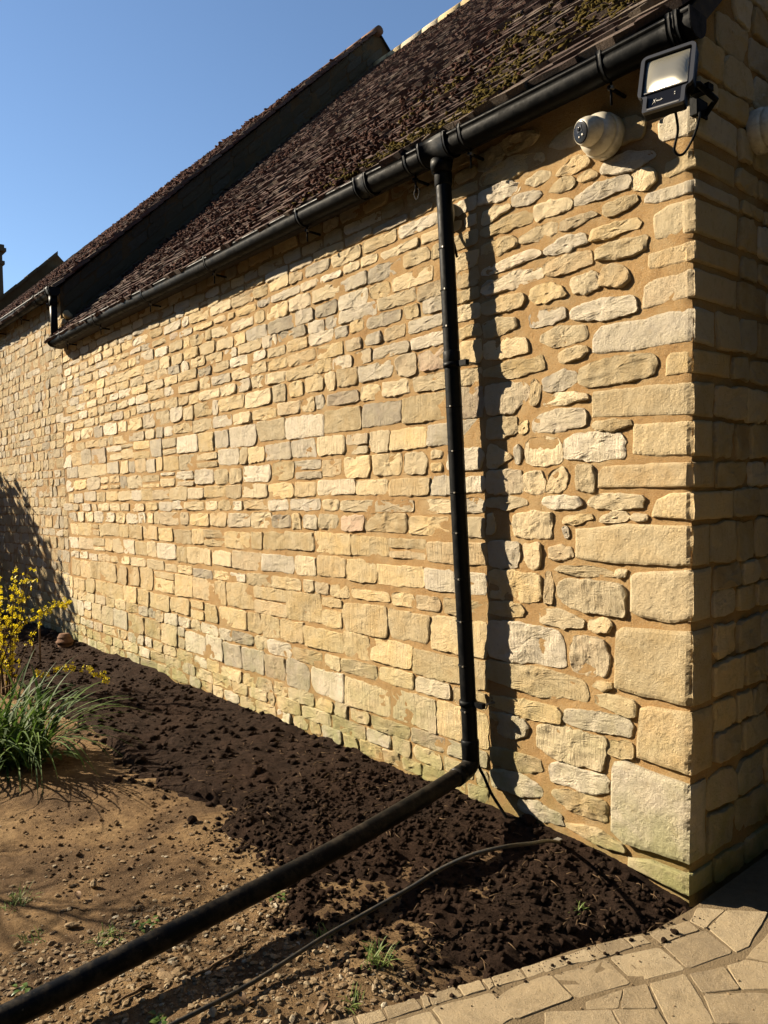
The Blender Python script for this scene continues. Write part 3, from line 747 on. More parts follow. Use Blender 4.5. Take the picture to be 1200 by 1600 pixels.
COURSES = [(3.075, 3.005), (2.985, 2.925), (2.905, 2.86), (2.845, 2.778), (2.762, 2.715), (2.697, 2.625), (2.608, 2.53), (2.518, 2.45), (2.438, 2.373),
           (2.352, 2.285), (2.268, 2.20), (2.185, 2.085), (2.06, 1.985), (1.968, 1.831), (1.814, 1.706), (1.687, 1.580), (1.560, 1.471), (1.450, 1.385),
           (1.365, 1.271), (1.248, 1.133), (1.108, .990), (.960, .892), (.878, .710), (.692, .560), (.545, .462), (.448, .290), (.272, .195), (.180, .098), (.085, .01)]
ASHLAR = {13, 14, 16, 19, 20, 22, 23, 25}
def course_wob(x, k): return .012*float(vn(x*.55, k*.35, 0, 41))+.005*float(vn(x*2.1, k*.8, 0, 42))
rs = random.Random(11)
for k, (zt, zb) in enumerate(COURSES):
    x = -1.004+rs.uniform(-.008, .004)
    ash = k in ASHLAR
    h_ = zt-zb
    # where a neighbouring building's rougher work begins the courses break up into thinner rows
    while x > XG+.05:
        far = smooth(-2.6, -5.0, x)
        L = rs.uniform(.18, .40) if ash else rs.uniform(.13, .33) if h_ < .09 else rs.uniform(.15, .36)
        if rs.random() < .10: L *= .5
        L = max(L, .05)
        g = rs.uniform(.010, .018) if ash else rs.uniform(.016, .034)
        w0 = course_wob(x-L/2, k)
        z0, z1 = zb+w0, zt+w0
        d = max(project((x-L/2, 0, (z0+z1)/2))[2], 1)
        sp = .0042*d
        if h_ > .105 and rs.random() < (.08 if ash else .16)+.22*far*(k < 18):
            mid = (z0+z1)/2+rs.uniform(-.2, .2)*h_; hs = [(z0, mid-.008), (mid+.008, z1)]
        else: hs = [(z0, z1)]
        for (a, b) in hs:
            
            a += rs.uniform(-.006, .007); b += rs.uniform(-.010, .004)
            poly = rubble_poly(x-L, x, a, b, rs, .80 if ash else .30)
            V, F, ar = stone_mesh(poly, rs.uniform(.002, .006) if not ash else rs.uniform(.0025, .005), int(k*997+abs(x)*100), sp,
                                  rough=.003 if ash else .0055)
            tn = tint(rs, 1, ash)
            if k in (19, 22, 23): tn = (rs.uniform(.25, .55), tn[1], tn[2])
            add_stone(V, F, ar, tn, STONE, 'front')
        x -= L+g

# end wall: courses run on from the quoins
rs = random.Random(21)
zz = [q for q in qz]
zl = -.07
rows = []
for (a, b, dep) in zz:
    rows.append((a, b, dep))
top = max(b for a, b, d in rows)+.02
while top < 5.2:
    h_ = rs.uniform(.07, .14); rows.append((top, top+h_, None)); top += h_+.018
for (a, b, dep) in rows:
    hh = b-a
    split = [(a, b)] if hh < .15 else [(a, a+hh*.48), (a+hh*.54, b)]
    for (a2, b2) in split:
        y = (dep+.015) if dep is not None else max(.0, (b2-3.1)/.951)+.02
        while y < 2.0:
            L = rs.uniform(.10, .26)
            poly = rubble_poly(y, y+L, a2, b2, rs, .6)
            V, F, ar = stone_mesh(poly, rs.uniform(.008, .016), int(y*100+a2*1000), .022, f_gable, .005)
            add_stone(V, F, ar, tint(rs), STONE, 'gable'); y += L+rs.uniform(.014, .026)

# the taller building's flush-pointed front, left of the straight joint
pool2 = []
rs = random.Random(31)
z = .02
while z < 3.62:
    h_ = rs.uniform(.075, .135) if z < 2 else rs.uniform(.06, .11)
    x = XG-.03+rs.uniform(-.02, .0)
    while x > -10.6:
        L = rs.uniform(.10, .27)
        wb = .012*float(vn(x*.6, z*2, 0, 51))
        poly = rubble_poly(x-L, x, z+wb, z+wb+h_-.004, rs, .5)
        V, F, ar = stone_mesh(poly, rs.uniform(.002, .007), int(abs(x)*77+z*991), .042, rough=.005)
        c = V.mean(0); px, py, pz = project(c)
        pool2.append((ar/pz**3 if -40 < px < 1240 and py > 0 else -1, V, F, (rs.uniform(.1, .85), rs.uniform(0, .9), .1), STONE_OLD, 'front'))
        x -= L+rs.uniform(.012, .02)
    z += h_+.012

def grid(us, vs_, fn, seed=0):
    U, W_ = np.meshgrid(us, vs_, indexing='ij'); V = fn(U.ravel(), W_.ravel())
    n = len(vs_); i = np.arange((len(us)-1)*(n-1)); a = (i//(n-1))*n+i % (n-1)
    F = np.stack([a, a+n, a+n+1, a+1], -1)
    return V, F
def worn(z): return .005+.009*np.maximum(0, vn(np.asarray(z)*11., 3.3, 0, 31))+.004*vn(np.asarray(z)*37., 3.3, 0, 32)
def mort(u, v): return .0032*fbm(u*30, v*30, 0, 61, 4, .6)+.0025*vn(u*7, v*7, 0, 62)-.0012

barn = empty('stone_barn', (0, 0, -.1), 'long low barn of cream limestone rubble whose mossy slate roof ends at the near corner', 'building')
def lay(pool_, root, front_par, gable_par, name_limit):
    order = sorted(range(len(pool_)), key=lambda i: -pool_[i][0])
    acc = {}
    for r, i in enumerate(order):
        vis, V, F, tn, mt, wl = pool_[i]
        par = front_par if wl == 'front' else gable_par
        if r < name_limit and vis > 0: sub('stone', V, F, mt, par, root, tn, False)
        else: acc.setdefault((wl, mt), Acc()).add(V, F, tn)
    for (wl, mt), A in acc.items():
        par = front_par if wl == 'front' else gable_par
        V = np.vstack(A.v); o = sub('stones', V, A.f, mt, par, root, np.vstack(A.t), False); o['kind'] = 'stuff'

us = np.concatenate([np.arange(XG, -3.0, .035), np.arange(-3.0, -.02, .014), [0.0]])
vz = np.arange(-.12, 3.16, .018)
def ff(u, v):
    c = xc(v); uu = np.where(u > -.4, u+c*smooth(-.4, 0, u), u)
    e = worn(v)*smooth(-.03, 0, u)
    return f_front(uu-e, v, mort(uu, v)*(1-smooth(-.05, 0, u))-.002-e-.0035*smooth(-.5, -.3, u))
V, F = grid(us, vz, ff)
fw = part('front_wall', V, F, MORTAR, barn)
ug = np.concatenate([np.arange(0, 2.2, .02), np.arange(2.2, 8.9, .25)])
vg = np.concatenate([np.arange(-.2, 3.2, .03), np.arange(3.2, 7.5, .1)])
def fg(u, v):
    lim = np.where(u < RIDGE_Y, EZ+.951*(u-EY), EZ+.951*(2*RIDGE_Y-EY-u))-.03
    v2 = np.minimum(v, lim)
    e = worn(v2)*(1-smooth(0, .03, u))
    P_ = f_gable(u+e, v2, mort(u+4, v2)*smooth(0, .05, u)-.002-e)
    return P_
V, F = grid(ug, vg, fg)
gw = part('gable_wall', V, F, MORTAR, barn)
lay(pool, barn, fw, gw, 292)
V, F = box(XG, 0, 8.6, 8.88, -.2, 3.1); part('rear_wall', V, F, MORTAR, barn, shade=False)

# ------------------------------------------------------------------ roofs
def roof_pt(x, s, h, up=0.0, sag=.018):
    d = sag*vn(np.asarray(x)*.45, np.asarray(s)*.5, up, 71)
    hh = h+d
    return np.stack([x, EY+s*CA-hh*SA, EZ+up+s*SA+hh*CA], -1)
SL = (RIDGE_Y-EY)/CA
def slate_mesh(x0, x1, s0, ln, th, seed, up, r):
    nx = 4; sv = [0.0, .035, ln]
    V = []
    yaw = r.uniform(-.02, .02); lift = r.uniform(0, .010)
    for side in (1, 0):
        for j, s_ in enumerate(sv):
            for i in range(nx):
                x = x0+(x1-x0)*i/(nx-1)
                e = .016*float(vn(x*17, s0*9, seed, 5)) if j == 0 else .006*float(vn(x*17, s0*9, seed, 6)) if j == 1 else 0
                s = s0+s_+e+yaw*(x-x0)
                h = (.016+lift)*(1-s_/ln)+.010
                if side: h += th*(1 if j < 2 else .4)+.005*float(vn(x*25, s*25, seed, 8))
                else: h -= .012
                V.append((x, s, h))
    V = np.array(V); W_ = roof_pt(V[:, 0], V[:, 1], V[:, 2], up)
    F = []; k = nx*3
    for j in range(2):
        for i in range(nx-1):
            a = j*nx+i; F.append((a, a+1, a+nx+1, a+nx))
    for i in range(nx-1): F.append((k+i, k+i+1, i+1, i))
    for j in range(2):
        F.append((k+j*nx, j*nx, (j+1)*nx, k+(j+1)*nx)); a = nx-1
        F.append((j*nx+a, k+j*nx+a, k+(j+1)*nx+a, (j+1)*nx+a))
    return W_, F

def slate_field(x0, x1, up, gauge, wd, seed, lim=SL):
    r = random.Random(seed); P = []; s = -.035; k = 0
    while s < lim-.02:
        g = gauge*(1.25-.45*s/lim)*r.uniform(.9, 1.1)
        x = x1-r.uniform(0, .02) if k % 2 == 0 else x1+r.uniform(-.01, .01)
        while x > x0:
            w_ = wd*r.uniform(.55, 1.5)*(1.15-.3*s/lim)
            xl = max(x0, x-w_)
            if x-xl > .02:
                V, F = slate_mesh(xl+.003, x-.003, s+r.uniform(-.012, .012), min(g*2.1, lim-s+.02), r.uniform(.009, .021), r.randint(0, 9999), up, r)
                c = V.mean(0); px, py, pz = project(c)
                vis = (x-xl)/pz**2 if (pz > 0 and -20 < px < 1220 and -20 < py < 800) else -1
                P.append((vis, V, F, (r.random() if r.random() < .93 else 1, r.random(), 0)))
            x -= w_
        s += g; k += 1
    return P

def lay_slates(P, roof, root, n):
    P.sort(key=lambda p: -p[0]); A = Acc()
    for i, (vis, V, F, tn) in enumerate(P):
        if i < n and vis > 0: sub('slate', V, F, SLATE, roof, root, tn, False)
        else: A.add(V, F, tn)
    o = sub('slates', np.vstack(A.v), A.f, SLATE, roof, root, np.vstack(A.t), False); o['kind'] = 'stuff'

def roof_deck(x0, x1, up, root):
    xs = np.linspace(x0, x1, 30); ss = np.linspace(-.03, SL, 30)
    V, F = grid(xs, ss, lambda u, v: roof_pt(u, v, -.004*np.ones_like(u), up))
    V2 = V.copy(); V2[:, 1] = 2*RIDGE_Y-V[:, 1]
    F2 = F[:, ::-1]+len(V)
    Vb = V.copy(); Vb[:, 2] -= .03; Vb[:, 1] += .0
    A = Acc(); A.add(V, F.tolist()); A.add(V2, F[:, ::-1].tolist())
    return part('roof', np.vstack(A.v), A.f, DARKWOOD, root)

roof = roof_deck(XG, .085, 0, barn)
lay_slates(slate_field(XG, .10, 0, .080, .17, 3), roof, barn, 300)
# ridge stones, pale
rs = random.Random(8); x = .10
while x > XG:
    L = rs.uniform(.28, .42); A = []
    V = []; n = 7
    for xe in (max(x-L+.006, XG+.01), x):
        for side in (1.0, .86):
            for i in range(n):
                a = math.radians(200-220*i/(n-1)); R = .088*side
                V.append((xe, RIDGE_Y-R*math.cos(a)*1.0, EZ+(RIDGE_Y-EY)*.951+.0+R*math.sin(a)*.9-.005))
    F = []
    for i in range(n-1):
        F += [(i, i+1, 2*n+i+1, 2*n+i), (n+i+1, n+i, 3*n+i, 3*n+i+1), (i+1, i, n+i, n+i+1), (2*n+i, 2*n+i+1, 3*n+i+1, 3*n+i)]
    V = np.array(V); V += .006*np.stack([vn(V[:, 0]*9, V[:, 1]*30, V[:, 2]*30, q) for q in (1, 2, 3)], -1)
    sub('ridge_stone', V, F, STONE_OLD, roof, barn, (rs.uniform(.3, .8), rs.random(), 0)); x -= L
# verge: boards and bedding under the overhanging slates at the near gable
for (a, b, hh, nm, mt) in ((.02, .075, -.085, 'verge_board', DARKWOOD), ):
    V = []
    for s in (-.02, SL):
        for x in (a, b):
            for h in (hh, -.008):
                V.append(roof_pt(np.array(x), np.array(s), np.array(h), 0, 0))
    V = np.array(V)
    F = [(0, 1, 3, 2), (4, 6, 7, 5), (0, 4, 5, 1), (2, 3, 7, 6), (0, 2, 6, 4), (1, 5, 7, 3)]
    part(nm, V, F, mt, barn, shade=False)
V, F = box(XG+.02, .02, -.10, -.012, 3.055, 3.10); part('eaves_board', V, F, DARKWOOD, barn, shade=False)

# moss lumps along slate edges
def moss(root, x0, x1, up, n, mat, seed, smax, size, wfun, name='moss'):
    r = random.Random(seed); A = Acc()
    while n > 0:
        x = r.uniform(x0, x1); s = smax*r.random()**1.3
        if float(wfun(x, s)) < r.random(): n -= .2; continue
        n -= 1
        c = roof_pt(x, s, .035+r.uniform(0, .012), up)
        v, f = blob(c, size*r.uniform(.5, 1.6), r.randint(0, 999), 1, (1.7, .9, .45), .9)
        A.add(v, f)
    o = part(name, np.vstack(A.v), A.f, mat, root); o['kind'] = 'stuff'; return o
moss(barn, -2.6, .08, 0, 2700, MOSS_Y, 1, 2.4, .011, lambda x, s: smooth(-.05, .35, fbm(x*2.2, s*2.2, 0, 91, 3))*smooth(-2.6, -.6, x)*(1-.6*s/2.4))
moss(barn, XG, -.3, 0, 4200, MOSS_R, 2, 6.0, .013, lambda x, s: smooth(-.15, .3, fbm(x*1.5, s*1.5, 0, 92, 3))*smooth(-.2, -1.6, x))

# ------------------------------------------------------------------ the taller building
tall = empty('taller_stone_building', (XG-7, 0, -.1), 'taller stone building joined to the far end of the barn, its red-brown roof rising above', 'building')
us = np.concatenate([np.arange(-10.8, XG+.001, .05)]); us[-1] = XG+.0
V, F = grid(us, np.arange(-.12, 3.70, .04), lambda u, v: f_front(u, v, mort(u, v)*1.2+.000))
fw2 = part('front_wall', V, F, MORTAR_OLD, tall)
V, F = box(-20.8, -10.8, 0.0, .3, -.2, 3.66); part('far_front_wall', V, F, MORTAR_OLD, tall, shade=False)
# end wall above the barn roof
yy = np.arange(-.005, 8.86, .06)
def frise(u, v):
    lim_hi = np.where(u < RIDGE_Y, EZ+RUP+.951*(u-EY), EZ+RUP+.951*(2*RIDGE_Y-EY-u))-.02
    lo = np.where(u < RIDGE_Y, EZ+.951*(u-EY), EZ+.951*(2*RIDGE_Y-EY-u))-.35
    z = lo+(lim_hi-lo)*v
    return f_rise(u, z, .012*fbm(u*6, z*6, 0, 95))
V, F = grid(yy, np.linspace(0, 1, 12), frise)
rw = part('end_wall', V, F, MORTAR_SHADE, tall)
rs = random.Random(41)
for row in range(4):
    y = .03
    while y < RIDGE_Y-.1:
        L = rs.uniform(.16, .36); base = EZ+.951*(y-EY)
        z0 = base-.02+row*.13; h_ = .115
        poly = [(y, z0), (y+L, z0+.951*L), (y+L, z0+h_+.951*L), (y, z0+h_)]
        V, F, ar = stone_mesh(poly, rs.uniform(.004, .012), int(y*100+row*7), .05, f_rise, .006)
        c = V.mean(0); px, py, pz = project(c)
        pool2.append((ar/pz**2*.3, V, F, (rs.uniform(.2, .8), rs.random(), .1), SHADE_STONE, 'gable'))
        y += L+.015
lay(pool2, tall, fw2, rw, 290)
roof2 = roof_deck(-20.9, XG+.05, RUP, tall)
lay_slates(slate_field(-20.9, XG+.07, RUP, .105, .24, 4), roof2, tall, 180)
moss(tall, -14, XG, RUP, 2600, MOSS_R, 12, 6.0, .026, lambda x, s: smooth(-.2, .3, fbm(x*1.3, s*1.3, 0, 93, 3)))
rs = random.Random(9); x = XG+.07
while x > -16:
    L = rs.uniform(.30, .42)
    v, f = tube([(x-L+.006, RIDGE_Y, EZ+RUP+(RIDGE_Y-EY)*.951-.02), (x, RIDGE_Y, EZ+RUP+(RIDGE_Y-EY)*.951-.02)], .065, 10)
    sub('ridge_tile', v, f, m_ridge if False else TERRA, roof2, tall, None); x -= L
V, F = box(-20.8, -9.5, -.10, -.03, 3.55, 3.62)
# broken stones where the two roofs meet
for i, (x, y, z, r_) in enumerate([(XG+.04, -.02, 3.24, .05), (XG+.07, .0, 3.33, .04), (XG+.03, -.04, 3.15, .045), (XG+.06, .05, 3.42, .05)]):
    v, f = blob((x, y, z), r_, i+3, 2, (1, .8, .9), .5)
    sub('stone', v, f, STONE_OLD, rw, tall, (.4, .8, 0))

# third building far behind, with a coped gable
R3 = .90
far_b = empty('far_coped_building', (-24, 0, -.1), 'far dark coped gable just showing above the red-brown roof at the left edge', 'building')
V, F = box(-27, -20.95, 0.02, 8.8, -.2, 4.0); part('wall', V, F, MORTAR_OLD, far_b, shade=False)
pr = []
for xx in (-20.95, -20.75):
    for (y, z) in ((0.0, 3.2), (RIDGE_Y-.1, 3.2), (2*RIDGE_Y-.2, 3.2), (2*RIDGE_Y-.2, EZ+R3), (RIDGE_Y-.1, EZ+R3+4.30), (0.0, EZ+R3)):
        pr.append((xx, y, z))
F = [tuple(range(6))[::-1], tuple(range(6, 12))]+[(i, (i+1) % 6, 6+(i+1) % 6, 6+i) for i in range(6)]
part('gable_wall', pr, F, MORTAR_SHADE, far_b, shade=False)
rs = random.Random(6)
for i in range(16):
    y0 = -.05+i*(RIDGE_Y/16); y1 = y0+RIDGE_Y/16-.012
    z0 = EZ+R3+(y0)*.971; z1 = EZ+R3+y1*.971; j = rs.uniform(-.01, .01)
    V = np.array([(x, y, z+h+j) for x in (-21.02, -20.68) for (y, z) in ((y0, z0), (y1, z1)) for h in (.0, .10)])
    F = [(0, 1, 3, 2), (4, 6, 7, 5), (0, 4, 5, 1), (2, 3, 7, 6), (0, 2, 6, 4), (1, 5, 7, 3)]
    part('coping_stone', V, F, SHADE_STONE, far_b, (.5, rs.random()*.5, 0), False)
V = [(-27, -.1, EZ+R3-.1), (-20.95, -.1, EZ+R3-.1), (-20.95, RIDGE_Y-.1, EZ+R3+4.2), (-27, RIDGE_Y-.1, EZ+R3+4.2), (-27, 8.8, EZ+R3-.1), (-20.95, 8.8, EZ+R3-.1)]
V += [(x, y, z-.12) for x, y, z in V]
part('roof', V, [(0, 1, 2, 3), (3, 2, 5, 4), (6, 9, 8, 7), (9, 10, 11, 8), (0, 6, 7, 1), (4, 5, 11, 10), (0, 3, 9, 6), (3, 4, 10, 9), (1, 7, 8, 2), (2, 8, 11, 5)], SLATE, far_b, (.5, .5, 0), False)

def solve(px, py, y):            # metres of the photo's chimney at its own distance
    d = _fw+RT*(px-600)/FOC+UP*(800-py)/FOC; t = (y-CAM[1])/d[1]; return CAM+t*d
CH = (-26.0, 3.55, 0)
chim = empty('chimney_stack', (-27.6, 4.3, 8.2), 'grey stone chimney stack against the sky at the far left edge', 'chimney')
cx, cy = -27.9, 4.3
for (nm, w_, z0, z1) in (('shaft', .36, 8.0, 10.10), ('band', .42, 9.66, 9.78), ('cap', .47, 10.10, 10.22), ('crown', .42, 10.22, 10.34)):
    V, F = box(cx-w_, cx+w_, cy-w_, cy+w_, z0, z1); part(nm, V, F, SHADE_STONE, chim, (.85, .1, 0), False)
# ------------------------------------------------------------------ rainwater goods
def rim(x): return 3.088-.009*min(0, x+.2)*.9
def gutter_prof(yc, zr, r, th=.004, n=14, lip=True):
    """closed cross-section (y, z) of a deep half-round channel, outer then inner"""
    o = []; i = []
    for k in range(n+1):
        a = math.pi*k/n
        o.append((yc-r*math.cos(a), zr-.028-(r*1.02)*math.sin(a)))
        i.append((yc-(r-th)*math.cos(a), zr-.028-(r*1.02-th)*math.sin(a)))
    o = [(yc-r-.005, zr), (yc-r-.005, zr-.010), (yc-r, zr-.012)]+o+[(yc+r, zr-.022)]
    i = [(yc-r+th, zr)]+i+[(yc+r-th, zr-.022)]
    return o+i[::-1]
def extrude(prof_fn, xs, close=True):
    V = []; n = None
    for x in xs:
        p = prof_fn(x); n = len(p); V += [(x, y, z) for y, z in p]
    F = []
    for j in range(len(xs)-1):
        for k in range(n): F.append((j*n+k, (j+1)*n+k, (j+1)*n+(k+1) % n, j*n+(k+1) % n))
    if close: F += [tuple(range(n))[::-1], tuple((len(xs)-1)*n+k for k in range(n))]
    return np.array(V), F
GY, GR = -.114, .053
def strap(x, w_, dr, zf=rim, yc=GY, r=GR):
    """a band hugging the outside of the channel, from lip to back"""
    def pr(xx):
        z = zf(x); o = []; i = []
        for k in range(15):
            a = math.pi*k/14
            o.append((yc-(r+dr)*math.cos(a), z-.028-(r*1.02+dr)*math.sin(a)))
            i.append((yc-(r+.0008)*math.cos(a), z-.028-(r*1.02+.0008)*math.sin(a)))
        o = [(yc-r+.014, z+.007), (yc-r-dr-.004, z+.007), (yc-r-dr-.004, z-.012)]+o+[(yc+r+dr, z+.004)]
        i = [(yc-r+.014, z+.0015), (yc-r-.006, z+.0015), (yc-r-.0058, z-.012)]+i+[(yc+r+.0008, z+.004)]
        return o+i[::-1]
    return extrude(pr, [x-w_/2, x+w_/2])
def end_plate(x, zf, yc=GY, r=GR, t=.004):
    p = [(yc-r-.006, zf(x)+.002)]+[(yc-(r+.004)*math.cos(math.pi*k/14), zf(x)-.028-(r*1.02+.004)*math.sin(math.pi*k/14)) for k in range(15)]+[(yc+r+.004, zf(x)+.002)]
    n = len(p); V = [(xx, y, z) for xx in (x, x+t) for y, z in p]
    return V, [tuple(range(n))[::-1], tuple(n+k for k in range(n))]+[(k, n+k, n+(k+1) % n, (k+1) % n) for k in range(n)]

gut = empty('roof_gutter', (-3.4, -.108, 3.0), 'long black plastic gutter under the eaves of the barn, ending at the near corner', 'gutter')
V, F = extrude(lambda x: gutter_prof(GY, rim(x)+.004*math.sin(x*2.1), GR), np.linspace(-6.83, .115, 60)); part('channel', V, F, PVC, gut)
V, F = end_plate(.115, rim); part('stop_end', V, F, PVC, gut, shade=False)
V, F = end_plate(-6.834, rim, t=.004); part('stop_end', V, F, PVC, gut, shade=False)
# running outlet above the downpipe, and the unions
def union(x, w_, root, zf=rim, dr=.004):
    V, F = strap(x, w_, dr, zf); b = part('union', V, F, PVC, root, shade=True)
    for s in (-1, 1):
        V, F = strap(x+s*(w_/2-.012), .014, dr+.0035, zf); sub('union_clip', V, F, PVC, b, root)
union(-1.13, .19, gut, dr=.006); union(-1.66, .11, gut); union(.055, .05, gut)
V, F = tube([(-1.135, -.100, 2.965), (-1.135, -.098, 3.03)], [.046, .056], 24); part('outlet', V, F, PVC, gut)
def rod_bracket(x, root, zf=rim, wire=False, zn=None):
    zb = zf(x)-.028-GR*1.02
    zn = zn or zb+.0-.020
    V, F = strap(x, .020, .004, zf); b = part('bracket', V, F, PVC, root)
    V, F = tube([(x, GY+.022, zb+.012), (x, GY+.022, zn-.062)], .0048, 8); sub('rod', V, F, PVC, b, root)
    V, F = tube([(x, GY+.022, zn-.006), (x, GY+.022, zn+.006)], .013, 6); sub('nut', V, F, STEEL if x < -1.5 or x > -1 else PVC, b, root, None, False)
    V, F = tube([(x-.002, GY+.008, zn), (x, -.0, zn-.004)], .0075, 8); sub('spike', V, F, PVC, b, root)
for x in (-.235, -.955, -1.32, -2.245, -3.37, -4.44, -5.53, -6.45): rod_bracket(x, gut)
V, F = tube(spline([(-1.318, -.088, 2.965), (-1.335, -.09, 2.935), (-1.318, -.09, 2.900), (-1.30, -.088, 2.935), (-1.318, -.088, 2.965)], 5), .0025, 6)
part('wire_loop', V, F, PVC, gut)

rim2 = lambda x: 3.650-.012*(x+6.8)
gut2 = empty('upper_gutter', (-8.8, -.108, 3.55), 'higher black gutter on the taller building at the left edge, draining down a short pipe', 'gutter')
V, F = extrude(lambda x: gutter_prof(GY, rim2(x), GR), np.linspace(-12.5, -6.72, 20)); part('channel', V, F, PVC, gut2)
V, F = end_plate(-6.72, rim2); part('stop_end', V, F, PVC, gut2, shade=False)
union(-6.80, .12, gut2, rim2); union(-7.25, .05, gut2, rim2)
for x in (-7.05, -8.0, -9.0, -10.0): rod_bracket(x, gut2, rim2)
sp_ = empty('short_downpipe', (-6.80, -.108, 3.12), 'short vertical black pipe from the upper gutter down to the lower gutter end', 'drainpipe')
V, F = tube([(-6.79, -.105, 3.10), (-6.80, -.106, 3.56)], .036, 20); part('pipe', V, F, PVC, sp_)
V, F = tube([(-6.80, -.106, 3.47), (-6.80, -.106, 3.575)], .041, 20); part('socket', V, F, PVC, sp_)

# main downpipe
def px_(z): return -1.140+(3.03-z)*.0362
PYY = -.088
dp = empty('downpipe', (px_(.2), PYY, .2), 'tall black downpipe standing against the sunlit stone wall, banded with thin ties', 'drainpipe')
zs = np.linspace(.235, 2.99, 30)
V, F = tube([(px_(z)+.002*math.sin(z*3), PYY, z) for z in zs], .0365, 28); part('pipe', V, F, PVC, dp)
V, F = tube([(px_(z), PYY, z) for z in (2.905, 2.91, 2.985, 2.995, 3.0)], [.0375, .041, .041, .040, .034], 28); part('socket', V, F, PVC, dp)
V, F = tube([(px_(z), PYY, z) for z in (2.06, 2.065, 2.135, 2.14)], [.037, .0405, .0405, .037], 28); part('socket', V, F, PVC, dp)
V, F = tube([(px_(z), PYY, z) for z in (.232, .236, .30, .31, .33, .335)], [.037, .041, .041, .0425, .0425, .037], 28); part('socket', V, F, PVC, dp)
for z in (2.615, 2.422, 2.251, 1.881, 1.674, 1.482, 1.295, 1.082, .886, .68, .47):
    V, F = tube([(px_(z), PYY-.0, z-.0022), (px_(z), PYY, z+.0022)], .0390, 24); t_ = part('tie', V, F, PVC, dp)
    V, F = box(px_(z)+.012, px_(z)+.018, PYY-.042, PYY-.036, z-.003, z+.004); sub('tie_head', V, F, STEEL, t_, dp, None, False)
for z in (2.075, .505):
    V, F = tube([(px_(z), PYY, z-.012), (px_(z), PYY, z+.012)], .0415, 24); c_ = part('clip', V, F, PVC, dp)
    V, F = box(px_(z)+.030, px_(z)+.098, PYY-.012, PYY+.012, z-.012, z+.014); sub('clip_lug', V, F, PVC, c_, dp, None, False)
    V, F = tube([(px_(z)+.085, PYY, z), (px_(z)+.085, .02, z)], .006, 8); sub('screw', V, F, STEEL, c_, dp)
# elbow and ground pipe in one run
el = [(px_(.26), PYY, .262), (px_(.24), PYY, .238), (-1.036, PYY-.008, .222), (-1.034, PYY-.026, .207), (-1.030, PYY-.058, .198), (-1.026, PYY-.09, .193)]
gp = empty('ground_pipe', (-.95, -1.2, 0), 'long dusty black pipe running from the downpipe elbow to the bottom left corner', 'pipe')
V, F = tube(spline(el, 5), .0405, 26); part('elbow', V, F, PVC_DUSTY, gp)
V, F = tube([(-1.028, PYY-.075, .195), (-1.020, PYY-.12, .190)], .0425, 26); part('collar', V, F, PVC_DUSTY, gp)
run = spline([(-1.027, PYY-.08, .194), (-.975, -.52, .168), (-.945, -1.0, .118), (-.925, -1.55, .078), (-.895, -2.15, .045), (-.87, -2.9, .02)], 10)
V, F = tube(run, .0375, 26); part('pipe', V, F, PVC_DUSTY, gp)

# cables
V, F = tube(spline([(-1.128, -.043, 2.7), (-1.103, -.043, 2.0), (-1.067, -.043, 1.0), (-1.045, -.044, .40), (-1.03, -.05, .224), (-.985, -.056, .161), (-.94, -.06, .101), (-.89, -.058, .05), (-.86, -.052, .01), (-.84, -.05, -.06)], 8), .007, 10)
o = mesh_obj('cable', V, F, PVC); tag(o, 'thin black cable hanging behind the downpipe and curving down into the soil at its foot', 'cable')
V, F = tube(spline([(-.565, -.03, -.06), (-.560, -.058, -.01), (-.523, -.119, .035), (-.466, -.262, .105), (-.418, -.416, .160), (-.427, -.55, .188), (-.492, -.652, .170), (-.554, -.755, .130), (-.595, -.875, .085),
    (-.642, -1.071, .035), (-.657, -1.223, .012), (-.640, -1.481, -.008), (-.629, -1.697, -.008), (-.633, -1.95, -.008), (-.66, -2.4, -.01)], 10), .0072, 12)
o = mesh_obj('hose', V, F, HOSE); tag(o, 'thin dark hose arching over the compost and trailing across the gravel to the bottom edge', 'hose')
V, F = box(-.577, -.553, -.085, -.052, .012, .018); o = mesh_obj('plant_tag', V, F, STEEL, None, None, False); tag(o, 'small grey tag lying on the compost beside the hose end', 'tag')
# white junction fitting behind the pipe head
V, F = lathe([(.030, 0), (.040, .004), (.040, .026), (.034, .034)], 24, Matrix.Translation((-1.175, -.012, 2.80)) @ Matrix.Rotation(math.radians(90), 4, 'X') @ Matrix.Scale(1.5, 4, (0, 1, 0)))
jb = empty('cable_box', (-1.175, -.01, 2.80), 'small white oval box half hidden behind the head of the downpipe', 'junction box'); part('cover', V, F, WHITE, jb)
V, F = tube(spline([(-1.165, -.03, 2.745), (-1.150, -.035, 2.70), (-1.12, -.04, 2.64), (-1.10, -.045, 2.58)], 6), .006, 8); part('cable', V, F, PVC, jb)

# added unseen shed that keeps sky light and bounce off the gable wall
shed = empty('blocker_shed', (1.75, 3.1, -.1), 'dark boarded shed added unseen beyond the right edge to darken the gable wall', 'shed')
SHEDM = m_plain('blocker_board', (.03, .026, .022), .9, .1, .5)
for k in range(30):
    y0 = .45+k*.18; V, F = box(.72+.004*(k % 3), .75, y0, y0+.172, -.06, 4.35); part('board', V, F, SHEDM, shed, shade=False)
V, F = box(.755, 2.8, .43, 5.8, -.06, 4.3); part('frame', V, F, SHEDM, shed, shade=False)
V, F = box(.64, 2.9, .40, 5.9, 4.36, 4.44); part('roof', V, F, SHEDM, shed, shade=False)

